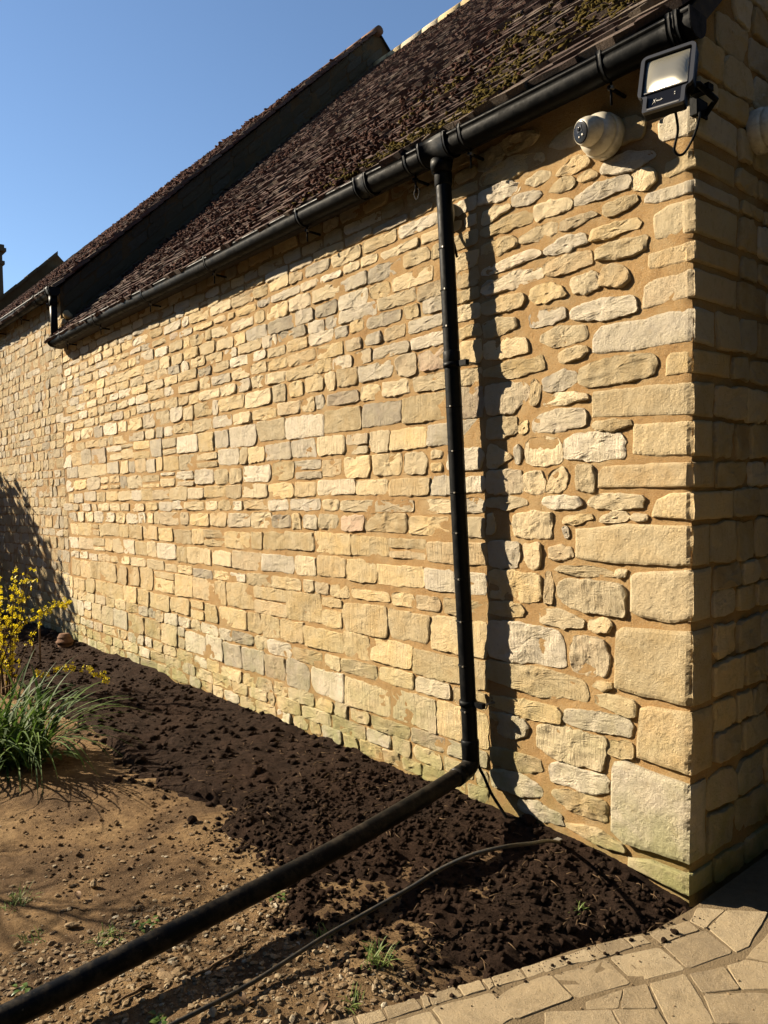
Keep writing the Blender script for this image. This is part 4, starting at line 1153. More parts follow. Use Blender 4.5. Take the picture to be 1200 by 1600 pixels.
# added unseen hedges behind and right of the camera, blocking low sky light
HEDGE = m_plain('blocker_leaf', (.035, .06, .018), .8, .1, .5, bs=.03)
for (x0, x1, y0, y1, hh, lb) in ((-14, 7.5, -9.6, -8.2, 6.5, 'tall dark hedge added behind the viewpoint to block low sky light'), (6.2, 7.8, -8.2, 7, 6.5, 'tall dark hedge added right of the viewpoint to block low sky light')):
    A = Acc()
    for (u0, u1, v0, v1, fn) in ((x0, x1, -.1, hh, lambda u, v: (u, y0+0*u, v)), (x0, x1, -.1, hh, lambda u, v: (u, y1+0*u, v)), (y0, y1, -.1, hh, lambda u, v: (x0+0*u, u, v)), (y0, y1, -.1, hh, lambda u, v: (x1+0*u, u, v)), (x0, x1, y0, y1, lambda u, v: (u, v, hh+0*u))):
        def hf_(u, v, fn=fn):
            P = np.stack(fn(u, v), -1); return P+.12*np.stack([fbm(P[:, 0]*2+q, P[:, 1]*2, P[:, 2]*2, 130+q, 3) for q in (0, 1, 2)], -1)
        V, F = grid(np.linspace(u0, u1, max(4, int((u1-u0)/.25))), np.linspace(v0, v1, max(4, int((v1-v0)/.25))), hf_); A.add(V, F.tolist())
    V = np.vstack(A.v); tag(mesh_obj('blocker_hedge', V, A.f, HEDGE, None, None, False, V.mean(0)), lb, 'hedge')

# ------------------------------------------------------------------ turret cameras
def turret(root, M, D):
    """M maps local (z out of the wall) to world; D is the ball's look direction (world)"""
    def L(prof, n=40, mm=M): return lathe(prof, n, mm)
    V, F = L([(.078, 0), (.084, .004), (.084, .040), (.080, .050), (.074, .053)]); bs_ = part('base', V, F, WHITE, root)
    V, F = L([(.074, .050), (.079, .054), (.078, .066), (.070, .084), (.060, .096), (.050, .100)]); part('collar', V, F, WHITE, root)
    c = M @ Vector((0, 0, .098))
    q = D.to_track_quat('Z', 'Y').to_matrix().to_4x4(); B = Matrix.Translation(c) @ q
    prof = [(.054*math.sin(math.radians(a)), -.054*math.cos(math.radians(a))) for a in range(15, 100, 8)]
    prof += [(.0545, .012), (.053, .028), (.048, .044), (.044, .052), (.041, .053)]
    V, F = lathe(prof, 44, B); ball = part('ball', V, F, WHITE, root)
    V, F = lathe([(.041, .050), (.0405, .0545), (.036, .0555)], 40, B); fp = sub('face_plate', V, F, GLASSBLK, ball, root)
    def loc_box(x0, x1, y0, y1, z0, z1):
        V, F = box(x0, x1, y0, y1, z0, z1); return np.array([B @ Vector(p) for p in V]), F
    V, F = loc_box(-.016, .012, .000, .024, .052, .0575); sub('lens_housing', V, F, m_cam, ball, root, None, False)
    V, F = lathe([(.009, .054), (.0085, .060), (.004, .0605)], 20, B @ Matrix.Translation((-.002, .012, 0))); sub('lens', V, F, GLASSBLK, ball, root)
    V, F = lathe([(.0045, .054), (.004, .0575)], 12, B @ Matrix.Translation((-.010, -.016, 0))); sub('sensor', V, F, STEEL, ball, root)
    V, F = lathe([(.0055, .054), (.005, .0575)], 12, B @ Matrix.Translation((.010, -.014, 0))); sub('sensor', V, F, STEEL, ball, root)
    V, F = L([(.0, 0), (.001, .0)]) if False else lathe([(.014, -.003), (.0145, .002), (.011, .0035)], 16, M @ Matrix.Translation((0, -.083, .026)) @ Matrix.Rotation(math.radians(90), 4, 'X')); sub('screw_cap', V, F, WHITE, bs_, root)
m_cam = m_plain('camera_plate', (.02, .02, .024), .3, .5)
tc = empty('turret_camera', (-.315, -.004, 2.853), 'round white security camera on the wall below the gutter, its black glass face turned left', 'security camera')
Mw = Matrix.Translation((-.315, -.004, 2.853)) @ Matrix.Rotation(math.radians(90), 4, 'X')
turret(tc, Mw, Vector((-.30, -.93, -.20)).normalized())
tc2 = empty('turret_camera', (.05, .455, 2.865), 'cream security camera in shade on the end wall at the right edge of the photo', 'security camera')
Mg = Matrix.Translation((.05, .455, 2.865)) @ Matrix.Rotation(math.radians(90), 4, 'Z') @ Matrix.Rotation(math.radians(90), 4, 'X')
turret(tc2, Mg, Vector((.85, .45, -.3)).normalized())

# ------------------------------------------------------------------ floodlight
fl = empty('floodlight', (.04, -.18, 2.86), 'black rectangular floodlight with pale glass fixed high on the corner', 'floodlight')
FM = Matrix.Translation((.048, -.195, 2.862)) @ Matrix.Rotation(math.radians(14), 4, 'Z') @ Matrix.Rotation(math.radians(90-20), 4, 'X') @ Matrix.Rotation(math.radians(0), 4, 'Z')
def FT(V): return np.array([FM @ Vector(p) for p in V])
def outline(w_, h0, h1, wb, hb, r, inset=0.0):
    """front outline: wide above, shoulders stepping in to a narrower foot"""
    W_, B_ = w_-inset, wb-inset; T_ = h1-inset; S_ = h0; Z_ = hb+inset
    p = []
    def arc(cx, cy, rr, a0, a1, n=5):
        for k in range(n+1):
            a = math.radians(a0+(a1-a0)*k/n); p.append((cx+rr*math.cos(a), cy+rr*math.sin(a)))
    rr = max(r-inset, .004)
    arc(W_-rr, T_-rr, rr, 0, 90); arc(-W_+rr, T_-rr, rr, 90, 180)
    arc(-W_+rr, S_+rr, rr, 180, 250, 3); arc(-B_-rr*1.0, S_-rr*.6, rr, 60, 0, 3)
    arc(-B_+.006, Z_+.006, .006, 180, 270, 3); arc(B_-.006, Z_+.006, .006, 270, 360, 3)
    arc(B_+rr*1.0, S_-rr*.6, rr, 180, 120, 3); arc(W_-rr, S_+rr, rr, -70, 0, 3)
    return p
def slab(outs, zs_):
    n = len(outs[0]); V = [(x, y, z) for o_, z in zip(outs, zs_) for x, y in o_]; F = []
    for j in range(len(outs)-1):
        for k in range(n): F.append((j*n+k, j*n+(k+1) % n, (j+1)*n+(k+1) % n, (j+1)*n+k))
    F += [tuple(range(n))[::-1], tuple((len(outs)-1)*n+k for k in range(n))]
    return V, F
def ring(outs_o, outs_i, z0, z1):
    n = len(outs_o); V = [(x, y, z) for o_, z in ((outs_o, z0), (outs_o, z1), (outs_i, z1), (outs_i, z0)) for x, y in o_]; F = []
    for j in range(4):
        for k in range(n): F.append((j*n+k, j*n+(k+1) % n, ((j+1) % 4)*n+(k+1) % n, ((j+1) % 4)*n+k))
    return V, F
OL = lambda i: outline(.090, -.058, .118, .068, -.122, .020, i)
V, F = slab([OL(.008), OL(0), OL(0)], [-.034, -.026, .004]); V = FT(V); body = part('housing', V, F, PVC, fl, shade=False)
V, F = ring(OL(-.001), OL(.012), .002, .016); part('front_rim', FT(V), F, m_plain('rim_rubber', (.028, .029, .033), .45, .5), fl, shade=False)
V, F = slab([OL(.011), OL(.012)], [.004, .007]); part('face_panel', FT(V), F, GLASSBLK, fl, shade=False)
mg = Mat('prismatic_glass', .18, .5)
_x = mg.n('ShaderNodeTexWave'); _x.inputs['Scale'].default_value = 95; _x.bands_direction = 'X'
_tc = mg.n('ShaderNodeTexCoord'); mg.l(_tc.outputs['Object'], _x.inputs['Vector'])
mg.b.inputs['Base Color'].default_value = (.30, .28, .22, 1); mg.b.inputs['Metallic'].default_value = .5
mg.b.inputs['Roughness'].default_value = .24
mg.l(mg.bump(_x.outputs['Fac'], .0015, .5), mg.b.inputs['Normal'])
V, F = grid(np.linspace(-1, 1, 17), np.linspace(-1, 1, 17), lambda u, v: np.stack([.070*u, .032+.068*v, .0072+.012*(1-u**4)*(1-v**4)*(.5+.5*(1-v*v))], -1)); part('lens_glass', FT(V), F, mg.m, fl)
V, F = box(-.071, .071, -.0415, -.037, .0075, .012); part('lens_bead', FT(V), F, STEEL, fl, shade=False)
V, F = box(-.052, .052, -.119, -.1135, .0, .0175); part('foot_strip', FT(V), F, STEEL, fl, shade=False)
PRINT = m_plain('white_print', (.62, .60, .55), .6, .2)
# a small handwritten maker's mark, illegible at this size: strokes X-p-e-n-d-s
strokes = [[(-.022, -.014), (-.006, .013)], [(-.016, .010), (-.008, -.012)], [(-.006, -.002), (-.003, .003), (-.001, -.003), (.002, .002)],
           [(.002, .002), (.003, -.004), (.006, .001), (.008, -.004)], [(.008, -.004), (.011, .001), (.012, -.004)], [(.013, -.004), (.016, .006), (.016, -.004)], [(.016, .002), (.020, .001), (.023, .002)]]
A = Acc()
for s_ in strokes:
    pts = [(x*.78-.022, y*.78-.080, .0078) for x, y in s_]
    V, F = tube(spline(pts, 4) if len(pts) > 2 else pts, .0009, 6); A.add(FT(V), F)
part('maker_mark', np.vstack(A.v), A.f, PRINT, fl)
for i, y in enumerate((-.066, -.074)):
    V, F = tube([(.034, y, .006), (.034, y, .009)], .0018, 10); part('indicator', FT(V), F, PRINT, fl)
# cooling back, yoke and arm
V, F = box(-.062, .062, -.045, .095, -.062, -.030); hb = part('driver_box', FT(V), F, PVC, fl, shade=False)
for k in range(9):
    V, F = box(-.058+k*.0143, -.0555+k*.0143, -.044, .094, -.070, -.060); sub('fin', FT(V), F, PVC, hb, fl, None, False)
V, F = tube([FM @ Vector((.066, -.02, -.030)), Vector((.120, -.12, 2.845)), Vector((.115, .01, 2.835)), Vector((.045, .07, 2.825))], .010, 8); part('arm', V, F, PVC, fl)
V, F = box(.070, .135, -.08, -.045, 2.838, 2.860); part('yoke', V, F, PVC, fl, shade=False)
V, F = box(.035, .060, -.02, .06, 2.80, 2.86); part('mounting_plate', V, F, PVC, fl, shade=False)
V, F = tube(spline([FM @ Vector((.03, -.11, -.02)), Vector((.055, -.14, 2.71)), Vector((.030, -.12, 2.655)), Vector((.050, -.10, 2.64)), Vector((.085, -.09, 2.69)), Vector((.09, -.06, 2.76)), Vector((.06, .0, 2.81))], 7), .0045, 8)
part('cable', V, F, PVC, fl)

# ------------------------------------------------------------------ ground
def poly_mask(X, Y, poly):
    ins = np.zeros(X.shape, bool); n = len(poly)
    for i in range(n):
        x1, y1 = poly[i]; x2, y2 = poly[(i+1) % n]
        c = ((y1 > Y) != (y2 > Y)); t = (x2-x1)*(Y-y1)/((y2-y1) if y2 != y1 else 1e-9)+x1
        ins ^= c & (X < t)
    return ins
def poly_dist(X, Y, poly):
    d = np.full(X.shape, 1e9)
    for i in range(len(poly)):
        a = np.array(poly[i]); b = np.array(poly[(i+1) % len(poly)]); ab = b-a
        t = np.clip(((X-a[0])*ab[0]+(Y-a[1])*ab[1])/(ab @ ab+1e-12), 0, 1)
        d = np.minimum(d, np.hypot(X-a[0]-t*ab[0], Y-a[1]-t*ab[1]))
    return np.where(poly_mask(X, Y, poly), d, -d)
BED = [(-20, .5), (-20, -1.3), (-9, -1.0), (-6, -.95), (-4.4, -.98), (-3.5, -.95), (-2.7, -1.10), (-2.37, -1.03), (-1.9, -.86), (-1.75, -1.05), (-1.433, -1.01), (-1.12, -1.06),
       (-1.0, -1.14), (-.914, -1.235), (-.72, -1.17), (-.606, -1.18), (-.46, -1.10), (-.361, -1.06), (-.25, -.98), (-.194, -.90), (-.145, -.72), (-.11, -.60), (-.07, -.44), (-.02, -.26), (.045, -.12), (.06, -.04), (.01, .2), (.0, .5)]
def bed_h(X, Y):
    d = poly_dist(X, Y, BED)+.05*fbm(X*3, Y*3, 0, 101, 4)+.025*fbm(X*14, Y*14, 0, 102, 3)
    m_ = smooth(-.03, .10, d)
    rdg = 1-np.abs(fbm(X*7, Y*7, 0, 107, 3))*2.2
    wx, wy = X+.02*vn(X*20, Y*20, 0, 108), Y+.02*vn(X*20, Y*20, 0, 109)
    n = .032*fbm(X*3.2, Y*4.2, 0, 103, 3)+.020*fbm(wx*6, wy*6, 0, 104, 7, .60)+.005*rdg-.004*np.abs(fbm(wx*30, wy*30, 0, 105, 4, .75))
    clod = np.maximum(0, fbm(wx*11, wy*11, 0, 106, 5, .7)-.16)*.026*smooth(-.1, .4, vn(X*3, Y*3, 0, 110))
    pit = 0
    for (cx_, cy_, r_, dp_) in ((-.70, -.98, .17, .07), (-.83, -.86, .12, .05), (-.46, -.97, .06, .05), (-.30, -.90, .06, .045), (-.36, -.42, .035, .035), (-.75, -.30, .09, .03), (-.88, -.62, .10, .035)):
        pit = pit+dp_*np.exp(-((X-cx_)**2+(Y-cy_)**2)/r_**2)
    near_wall = .02*np.exp(-(Y**2)/.02)
    return -.075+m_*(.060+.012*smooth(0, -2, X))+(n+clod)*(.25+.75*m_)-pit*m_+near_wall*m_*smooth(-.1, -.4, X)-.035*smooth(-.9, -.1, X)*m_-.03*smooth(-.3, .05, X)
def earth_h(X, Y):
    pave = smooth(-.40, -.28, X+.42*(Y+1.3)*0-(.0)) 
    n = .012*fbm(X*1.6, Y*1.6, 0, 111, 3)+.011*fbm(X*9, Y*9, 0, 112, 4)+.004*fbm(X*40, Y*40, 0, 113, 2)
    return -.040+n-.03*smooth(-.50, -.30, X-.75*np.minimum(0, (Y+1.25))*0)
def strip(name, xs, ys, hf, mat):
    X, Y = np.meshgrid(xs, ys, indexing='ij'); Z = hf(X.ravel(), Y.ravel())
    V = np.stack([X.ravel(), Y.ravel(), Z], -1); n = len(ys)
    i = np.arange((len(xs)-1)*(n-1)); a = (i//(n-1))*n+i % (n-1)
    F = np.stack([a, a+n, a+n+1, a+1], -1)
    o = mesh_obj(name, V, F, mat); o['kind'] = 'structure'; return o
def prog(a, b, s0, s1):
    out = [a]; 
    while out[-1] < b:
        t = (out[-1]-a)/(b-a); out.append(out[-1]+s0+(s1-s0)*t)
    out[-1] = b; return np.array(out)
xs = np.concatenate([np.arange(-9.5, -4.0, .045), np.arange(-4.0, -1.8, .016), np.arange(-1.8, .13, .0085)])
strip('compost_bed', xs, np.concatenate([np.arange(-1.42, .0, .0095), [.02, .04]]), bed_h, SOIL)
xs = np.concatenate([np.arange(-9.5, -3.2, .05), np.arange(-3.2, -.1, .016), [-.1]])
def eh(X, Y):
    h = earth_h(X, Y)
    return np.where(X > -.25-.10*0, np.minimum(h, -.07), h)
strip('earth', xs, np.arange(-3.4, -.2, .016), eh, EARTH)
def sheet(name, x0, x1, y0, y1, z, mat):
    V = [(x0, y0, z), (x1, y0, z), (x1, y1, z), (x0, y1, z)]; o = mesh_obj(name, V, [(0, 1, 2, 3)], mat, None, None, False); o['kind'] = 'structure'; return o
sheet('ground', -400, 400, -400, 400, -.13, EARTH)

# paving
pav = mesh_obj('paving', *box(-1.0, 6.5, -4.4, 7.0, -.125, -.060), JOINT, None, None, False); pav['kind'] = 'structure'
pav.hide_render = False
# the joint bed is trimmed to the paved side
me = pav.data
V = [(-.42, -1.50), (-.20, -.90), (-.12, -.58), (.0, -.28), (.02, -.05), (.02, 7.0), (6.5, 7.0), (6.5, -4.4), (-.95, -4.4), (-.80, -2.6)]
VV = [(x, y, z) for z in (-.126, -.0472) for x, y in V]; n = len(V)
me.clear_geometry(); me.from_pydata(VV, [], [tuple(range(n)), tuple(range(n, 2*n))[::-1]]+[(i, n+i, n+(i+1) % n, (i+1) % n) for i in range(n)]); me.update()
rs = random.Random(51)
def paver(poly, seed):
    P = np.array(poly, float); a = .5*np.sum(P[:, 0]*np.roll(P[:, 1], -1)-np.roll(P[:, 0], -1)*P[:, 1])
    if a < 0: P = P[::-1]
    c = P.mean(0); Q = []
    n = len(P)
    for i in range(n):
        for t in (.06, .35, .65, .94): Q.append(P[i]*(1-t)+P[(i+1) % n]*t)
    Q = np.array(Q); D = Q-c; R = np.linalg.norm(D, axis=1)[:, None]
    Q = c+D*(1-.0020/R)+.0022*np.stack([vn(Q[:, 0]*60, Q[:, 1]*60, seed, 1), vn(Q[:, 0]*60, Q[:, 1]*60, seed, 2)], -1)
    D = Q-c
    tx, ty = rs.uniform(-.010, .010), rs.uniform(-.010, .010); dz = rs.uniform(-.0015, .0015)
    V = []; m_ = len(Q)
    for (sh, z) in ((0, -.1), (0, -.0468), (.0025, -.045), (.4, -.045)):
        q = c+D*((1-sh/R) if sh < .3 else .5)
        zz_ = z+dz+tx*(q[:, 0]-c[0])+ty*(q[:, 1]-c[1])+(.0012*vn(q[:, 0]*30, q[:, 1]*30, seed, 4) if z > -.09 else 0)
        V += list(np.stack([q[:, 0], q[:, 1], zz_], -1))
    V.append((c[0], c[1], -.045+dz)); F = []
    for j in range(3):
        for k in range(m_): F.append((j*m_+k, j*m_+(k+1) % m_, (j+1)*m_+(k+1) % m_, (j+1)*m_+k))
    for k in range(m_): F.append((3*m_+k, 3*m_+(k+1) % m_, 4*m_))
    V = np.array(V); loc = V.mean(0)
    o = mesh_obj('paver', V, F, PAVER, None, (rs.random(), rs.random(), 0), False, loc); o.parent = pav
    return o
cent = []
for i, p in enumerate(PAVERS): paver(p, i); cent.append(np.mean(p, 0))
cent = np.array(cent)
polys = [np.array(p) for p in PAVERS]
ang = math.radians(-48); ca, sa = math.cos(ang), math.sin(ang)
for i in range(-12, 14):
    for j in range(-16, 22):
        x = .45+i*.205; y = -.2+j*.138
        X = .3+(x-.3)*math.cos(.33)-(y+.3)*math.sin(.33); Y = -.3+(x-.3)*math.sin(.33)+(y+.3)*math.cos(.33)
        if X > 3 or X < -.9 or Y < -2.4 or Y > 2.6: continue
        cs = [(X+dx*math.cos(.33)-dy*math.sin(.33), Y+dx*math.sin(.33)+dy*math.cos(.33)) for dx, dy in ((-.1, -.066), (.1, -.066), (.1, .066), (-.1, .066))]
        if Y > -.05 and min(c[0] for c in cs) < .03: continue
        if Y <= -.05 and X < .1+ (Y+.3)*.5 and Y > -1.35: continue
        if Y <= -1.35 and X < -.30+(Y+1.35)*.35: continue
        bad = False
        for q in polys:
            XX = np.array([c[0] for c in cs]+[X]); YY = np.array([c[1] for c in cs]+[Y])
            if poly_dist(XX, YY, q.tolist()).max() > -.004: bad = True; break
            if poly_mask(q[:, 0], q[:, 1], cs).any(): bad = True; break
        if bad: continue
        paver(cs, i*50+j)

# gravel, clods, crumbs
def scatter(name, n, region, hf, mat, smin, smax, seed, dens=None, sq=(1, .8, .55), sub_=1, rough=.3, sink=.2):
    r = random.Random(seed); pts = []
    g_ = np.random.RandomState(seed); P = np.zeros((0, 2))
    while len(P) < n:
        q = g_.rand(n*3, 2)*np.array([region[1]-region[0], region[3]-region[2]])+np.array([region[0], region[2]])
        k_ = dens(q[:, 0], q[:, 1])*np.ones(len(q)) if dens is not None else np.ones(len(q))
        P = np.vstack([P, q[k_ > g_.rand(len(q))]])
    P = P[:n]; pts = P.tolist(); H = hf(P[:, 0], P[:, 1]); A = Acc()
    for (x, y), h in zip(pts, H):
        s_ = smin+(smax-smin)*r.random()**(6.5 if mat is SOIL else 3.0)
        v, f = blob((x, y, h+s_*(.5-sink)), s_, r.randint(0, 999), sub_, (sq[0]*r.uniform(.8, 1.25), sq[1], sq[2]*r.uniform(.7, 1.3)), rough)
        A.add(v, f, (r.random(), r.random(), 0))
    o = A.build(name, mat, None, mat is not GRAVEL); o['kind'] = 'stuff'; return o
def inbed(x, y): return poly_dist(x, y, BED)
scatter('gravel', 7000, (-2.0, -.28, -2.3, -1.0), earth_h, GRAVEL, .0022, .0145, 1,
        lambda x, y: (inbed(x, y) < .02)*(.12+.88*smooth(-.05, .45, fbm(x*1.7, y*1.7, 0, 121, 3)+1.1*smooth(-1.45, -.95, x)-.05))*((x < -.30+(y+1.35)*.35) | (y > -1.35)), (1, .75, .42), 1, .75, .35)
scatter('loose_grit', 800, (-4.2, -1.6, -2.5, -1.1), earth_h, GRAVEL, .0022, .009, 2, lambda x, y: (inbed(x, y) < .0)*(.2+.8*smooth(0, .3, fbm(x*2, y*2, 0, 122, 3))), (1, .75, .42), 1, .75, .35)
ub = lambda X, Y: np.maximum(bed_h(X, Y), earth_h(X, Y))
scatter('soil_clods', 12000, (-1.9, .06, -1.33, -.02), ub, SOIL, .0016, .017, 3, lambda x, y: smooth(-.10, .04, inbed(x, y)), (1, .9, .8), 1, .95, .35)
scatter('soil_crumbs', 4600, (-7.6, -1.9, -1.25, -.02), ub, SOIL, .0028, .028, 4, lambda x, y: smooth(-.10, .04, inbed(x, y)), (1, .9, .75), 1, .95, .35)
scatter('earth_crumbs', 700, (-2.6, -.9, -1.75, -1.0), earth_h, EARTH, .003, .012, 5, lambda x, y: (inbed(x, y) < .05)*1.0, (1, .9, .7), 1, .6)
o = scatter('grit_on_paving', 260, (-.28, .6, -1.35, -.05), lambda X, Y: -.046+0*X, GRAVEL, .0012, .005, 6, lambda x, y: inbed(x, y) < -.01, (1, .9, .7), 1, .4)
scatter('soil_on_paving', 170, (-.34, .16, -1.25, -.05), lambda X, Y: -.046+0*X, SOIL, .002, .009, 7, lambda x, y: (inbed(x, y) < 0)*(inbed(x, y) > -.14)*np.exp(np.minimum(inbed(x, y), 0)*28), (1, .9, .7), 1, .5)

r_ = random.Random(15); A = Acc()
for i in range(520):
    x, y = r_.uniform(-2.6, .0), r_.uniform(-1.3, -.05)
    if float(inbed(np.array([x]), np.array([y]))[0]) < -.12: continue
    z = float(ub(np.array([x]), np.array([y]))[0])+.005; a = r_.uniform(0, 3.14); L = r_.uniform(.008, .03)
    v, f = tube([(x-L*math.cos(a), y-L*math.sin(a), z), (x, y, z+r_.uniform(0, .006)), (x+L*math.cos(a), y+L*math.sin(a), z+r_.uniform(-.004, .006))], r_.uniform(.0007, .0018), 5)
    A.add(v, f)
o = A.build('bark_and_straw_bits', TWIG); o['kind'] = 'stuff'
# ------------------------------------------------------------------ loose things
def lump(name, x, y, z, s, seed, sq, mat, label, cat, tn=(.8, .5, 0)):
    v, f = blob((0, 0, 0), s, seed, 2, sq, .4); v = v+np.array((x, y, z))
    o = mesh_obj(name, v, f, mat, None, tn, False, (x, y, z)); return tag(o, label, cat)
def gp_(px, py, z=-.035):
    d = _fw+RT*(px-600)/FOC+UP*(800-py)/FOC; t = (z-CAM[2])/d[2]; return CAM+t*d
for (px, py, s, sq, lb, tn) in (
    (258, 1523, .030, (1.1, .75, .18), 'flat tan stone flake lying in the pipe shadow, the left one of the pair', .45),
    (281, 1518, .024, (1, .9, .35), 'flat tan stone in the pipe shadow, the right one of the pair', .55),
    (373, 1452, .015, (1, .9, .8), 'pale yellow pebble just below the long pipe, the biggest of its cluster', .95),
    (359, 1447, .013, (1, .9, .7), 'pale yellow pebble close below the long pipe, left of the biggest one', .85),
    (332, 1588, .017, (.8, .9, 1), 'pale rounded pebble at the bottom edge beside the hose', .97),
    (600, 1562, .014, (.8, .9, 1.1), 'whitish pebble standing at the edge of the paving', 1.0),
    (146, 1383, .016, (.7, .9, .9), 'pale upright stone on the bare earth above the long pipe', .8),
    (297, 1554, .014, (1, .8, .6), 'grey bluish pebble in the shadow between pipe and hose', .05),
    (113, 1445, .020, (1.5, .7, .4), 'long tan stone on the bare earth between plant and pipe', .6),
    (27, 1478, .013, (1, .8, .8), 'rounded tan stone low on the left edge of the bare earth', .7)):
    p = gp_(px, py)
    lump('stone', p[0], p[1], float(earth_h(p[0], p[1]))+s*sq[2]*.5, s, px, sq, GRAVEL, lb, 'stone', (tn, .5, 0))
for (px, py, s, lb) in ((1055, 1452, .011, 'larger dark crumb of soil on the paving near the wall corner'), (1037, 1464, .010, 'second dark crumb of soil on the paving, left of the larger one'),
                        (828, 1300, .034, 'round dark clod of compost lying against the foot of the wall'), (300, 1283, .026, 'single dark clod on the bare sandy earth'), (218, 1195, .030, 'dark clod at the ragged edge of the compost, nearest the plant')):
    p = gp_(px, py, -.03); onp = px > 1000
    z = -.040 if onp else float(ub(np.array([p[0]]), np.array([p[1]]))[0])+s*.4
    lump('soil_clod', p[0], p[1], z, s, px, (1.1, .9, .8), SOIL, lb, 'clod')
tw = [((370, 1487), (300, 1530), .006, 'long brown stick lying in the pipe shadow'), ((365, 1490), (395, 1470), .0055, 'short thick brown stick at the end of the longer stick'),
      ((235, 1540), (175, 1570), .006, 'brown root piece half buried below the pipe'), ((110, 1416), (135, 1420), .003, 'small forked dry twig on the sandy earth'),
      ((88, 1418), (103, 1440), .0025, 'thin bent twig beside a pale stone on the earth'), ((430, 1530), (455, 1552), .0025, 'thin straight straw on the gravel right of the hose'),
      ((70, 1248), (135, 1253), .003, 'thin pale stick on the earth below the strap-leaved plant'), ((640, 1512), (655, 1530), .004, 'short straw-coloured stick at the edge of the paving')]
for (a, b, r_, lb) in tw:
    A_, B_ = gp_(*a), gp_(*b); n = 7; P = []
    for k in range(n):
        t = k/(n-1); q = A_*(1-t)+B_*t
        q[0] += .006*math.sin(k*2.1+a[0]); q[1] += .006*math.cos(k*1.7+a[1]); q[2] = float(ub(np.array([q[0]]), np.array([q[1]]))[0])+r_*1.2; P.append(q)
    V, F = tube(P, [r_*(1-.4*k/n) for k in range(n)], 7); o = mesh_obj('twig', V, F, TWIG, None, None, True, np.mean(V, 0)); tag(o, lb, 'twig')
# dead leaves under the hose
rs = random.Random(61)
DEAD = m_leaf('dead_leaf', (.12, .07, .035), (.28, .18, .10), .1, .7)
for (px, py, lb) in ((378, 1568, 'curled brown dead leaf touching the hose near the bottom edge'), (392, 1574, 'pointed brown dead leaf right of the one by the hose'), (505, 1578, 'brown dead leaf near the left end of the paving'), (122, 1404, 'small pale dead leaf on the sandy earth')):
    p = gp_(px, py); V = []; F = []
    a = rs.uniform(0, 6.3); L = .045
    for i in range(6):
        t = i/5; w_ = .012*math.sin(math.pi*min(1, t*.9+.08))
        for s in (-1, 0, 1):
            V.append((t*L-.02, s*w_, .004+.012*abs(s)*t+.010*math.sin(t*3)))
    for i in range(5):
        for j in range(2): F.append((i*3+j, i*3+j+1, (i+1)*3+j+1, (i+1)*3+j))
    V = np.array(V); R = np.array([[math.cos(a), -math.sin(a), 0], [math.sin(a), math.cos(a), 0], [0, 0, 1]])
    V = V @ R.T+np.array((p[0], p[1], float(earth_h(p[0], p[1]))+.008))
    tag(mesh_obj('dead_leaf', V, F, DEAD, None, (rs.random(), 0, 0), True, np.mean(V, 0)), lb, 'leaf')

# ------------------------------------------------------------------ plants
def blade(x, y, z, az, L, w_, lean, droop, r, seg=10, fold=.25):
    """an arching strap leaf"""
    P = []; d = np.array([math.cos(az), math.sin(az)]); a = lean; px, pz = 0.0, 0.0; tw_ = r.uniform(-.5, .5)
    for i in range(seg+1):
        t = i/seg; P.append((px, pz, t, a)); a += droop/seg*(0.5+1.2*t); px += L/seg*math.sin(a); pz += L/seg*math.cos(a)
    V = []; n_ = np.array([-d[1], d[0]])
    for (q, zz_, t, a) in P:
        ww = w_*(1-.25*t)*(1-t**5)*min(1, .55+t*3)+.0004
        for s in (-1, 0, 1):
            c = math.cos(tw_*t); sn = math.sin(tw_*t)
            V.append((x+d[0]*q+n_[0]*ww*s*c, y+d[1]*q+n_[1]*ww*s*c, z+zz_+ww*abs(s)*fold+ww*s*sn*.6))
    F = []
    for i in range(seg):
        for j in range(2): F.append((i*3+j, i*3+j+1, (i+1)*3+j+1, (i+1)*3+j))
    return np.array(V), F
def clump(root, cx_, cy_, n, rad, Lr, wr, lean, droop, mat, seed, z0=-.03, name='leaf', stuff=False, seg=10, azr=None, zmin=-.03):
    r = random.Random(seed); A = Acc()
    for i in range(n):
        a = r.uniform(*azr) if azr else r.uniform(0, 2*math.pi); rr = rad*math.sqrt(r.random())
        b = r.uniform(0, 2*math.pi)
        V, F = blade(cx_+rr*math.cos(b), cy_+rr*math.sin(b), z0, a, r.uniform(*Lr), r.uniform(*wr), r.uniform(*lean), r.uniform(*droop), r, seg)
        V[:, 2] = np.maximum(V[:, 2], zmin)
        tn = (r.random()**1.5, r.random(), 0)
        if stuff: A.add(V, F, tn)
        elif root is None: A.add(V, F, tn)
        else: part(name, V, F, mat, root, tn)
    return A
sl = empty('strap_leaved_plant', (-3.42, -1.52, -.03), 'dense clump of long arching green strap leaves at the left edge of the bed', 'plant')
clump(sl, -3.46, -1.50, 225, .24, (.36, .70), (.006, .013), (.05, .75), (.6, 1.9), LEAF, 3)
clump(sl, -3.30, -1.42, 34, .10, (.60, .84), (.0035, .006), (.55, .95), (.8, 1.6), LEAF, 4, azr=(-.7, 1.2))
clump(sl, -3.35, -1.55, 24, .10, (.40, .60), (.004, .008), (.8, 1.2), (1.0, 2.0), LEAF, 5, azr=(-1.8, -.2))
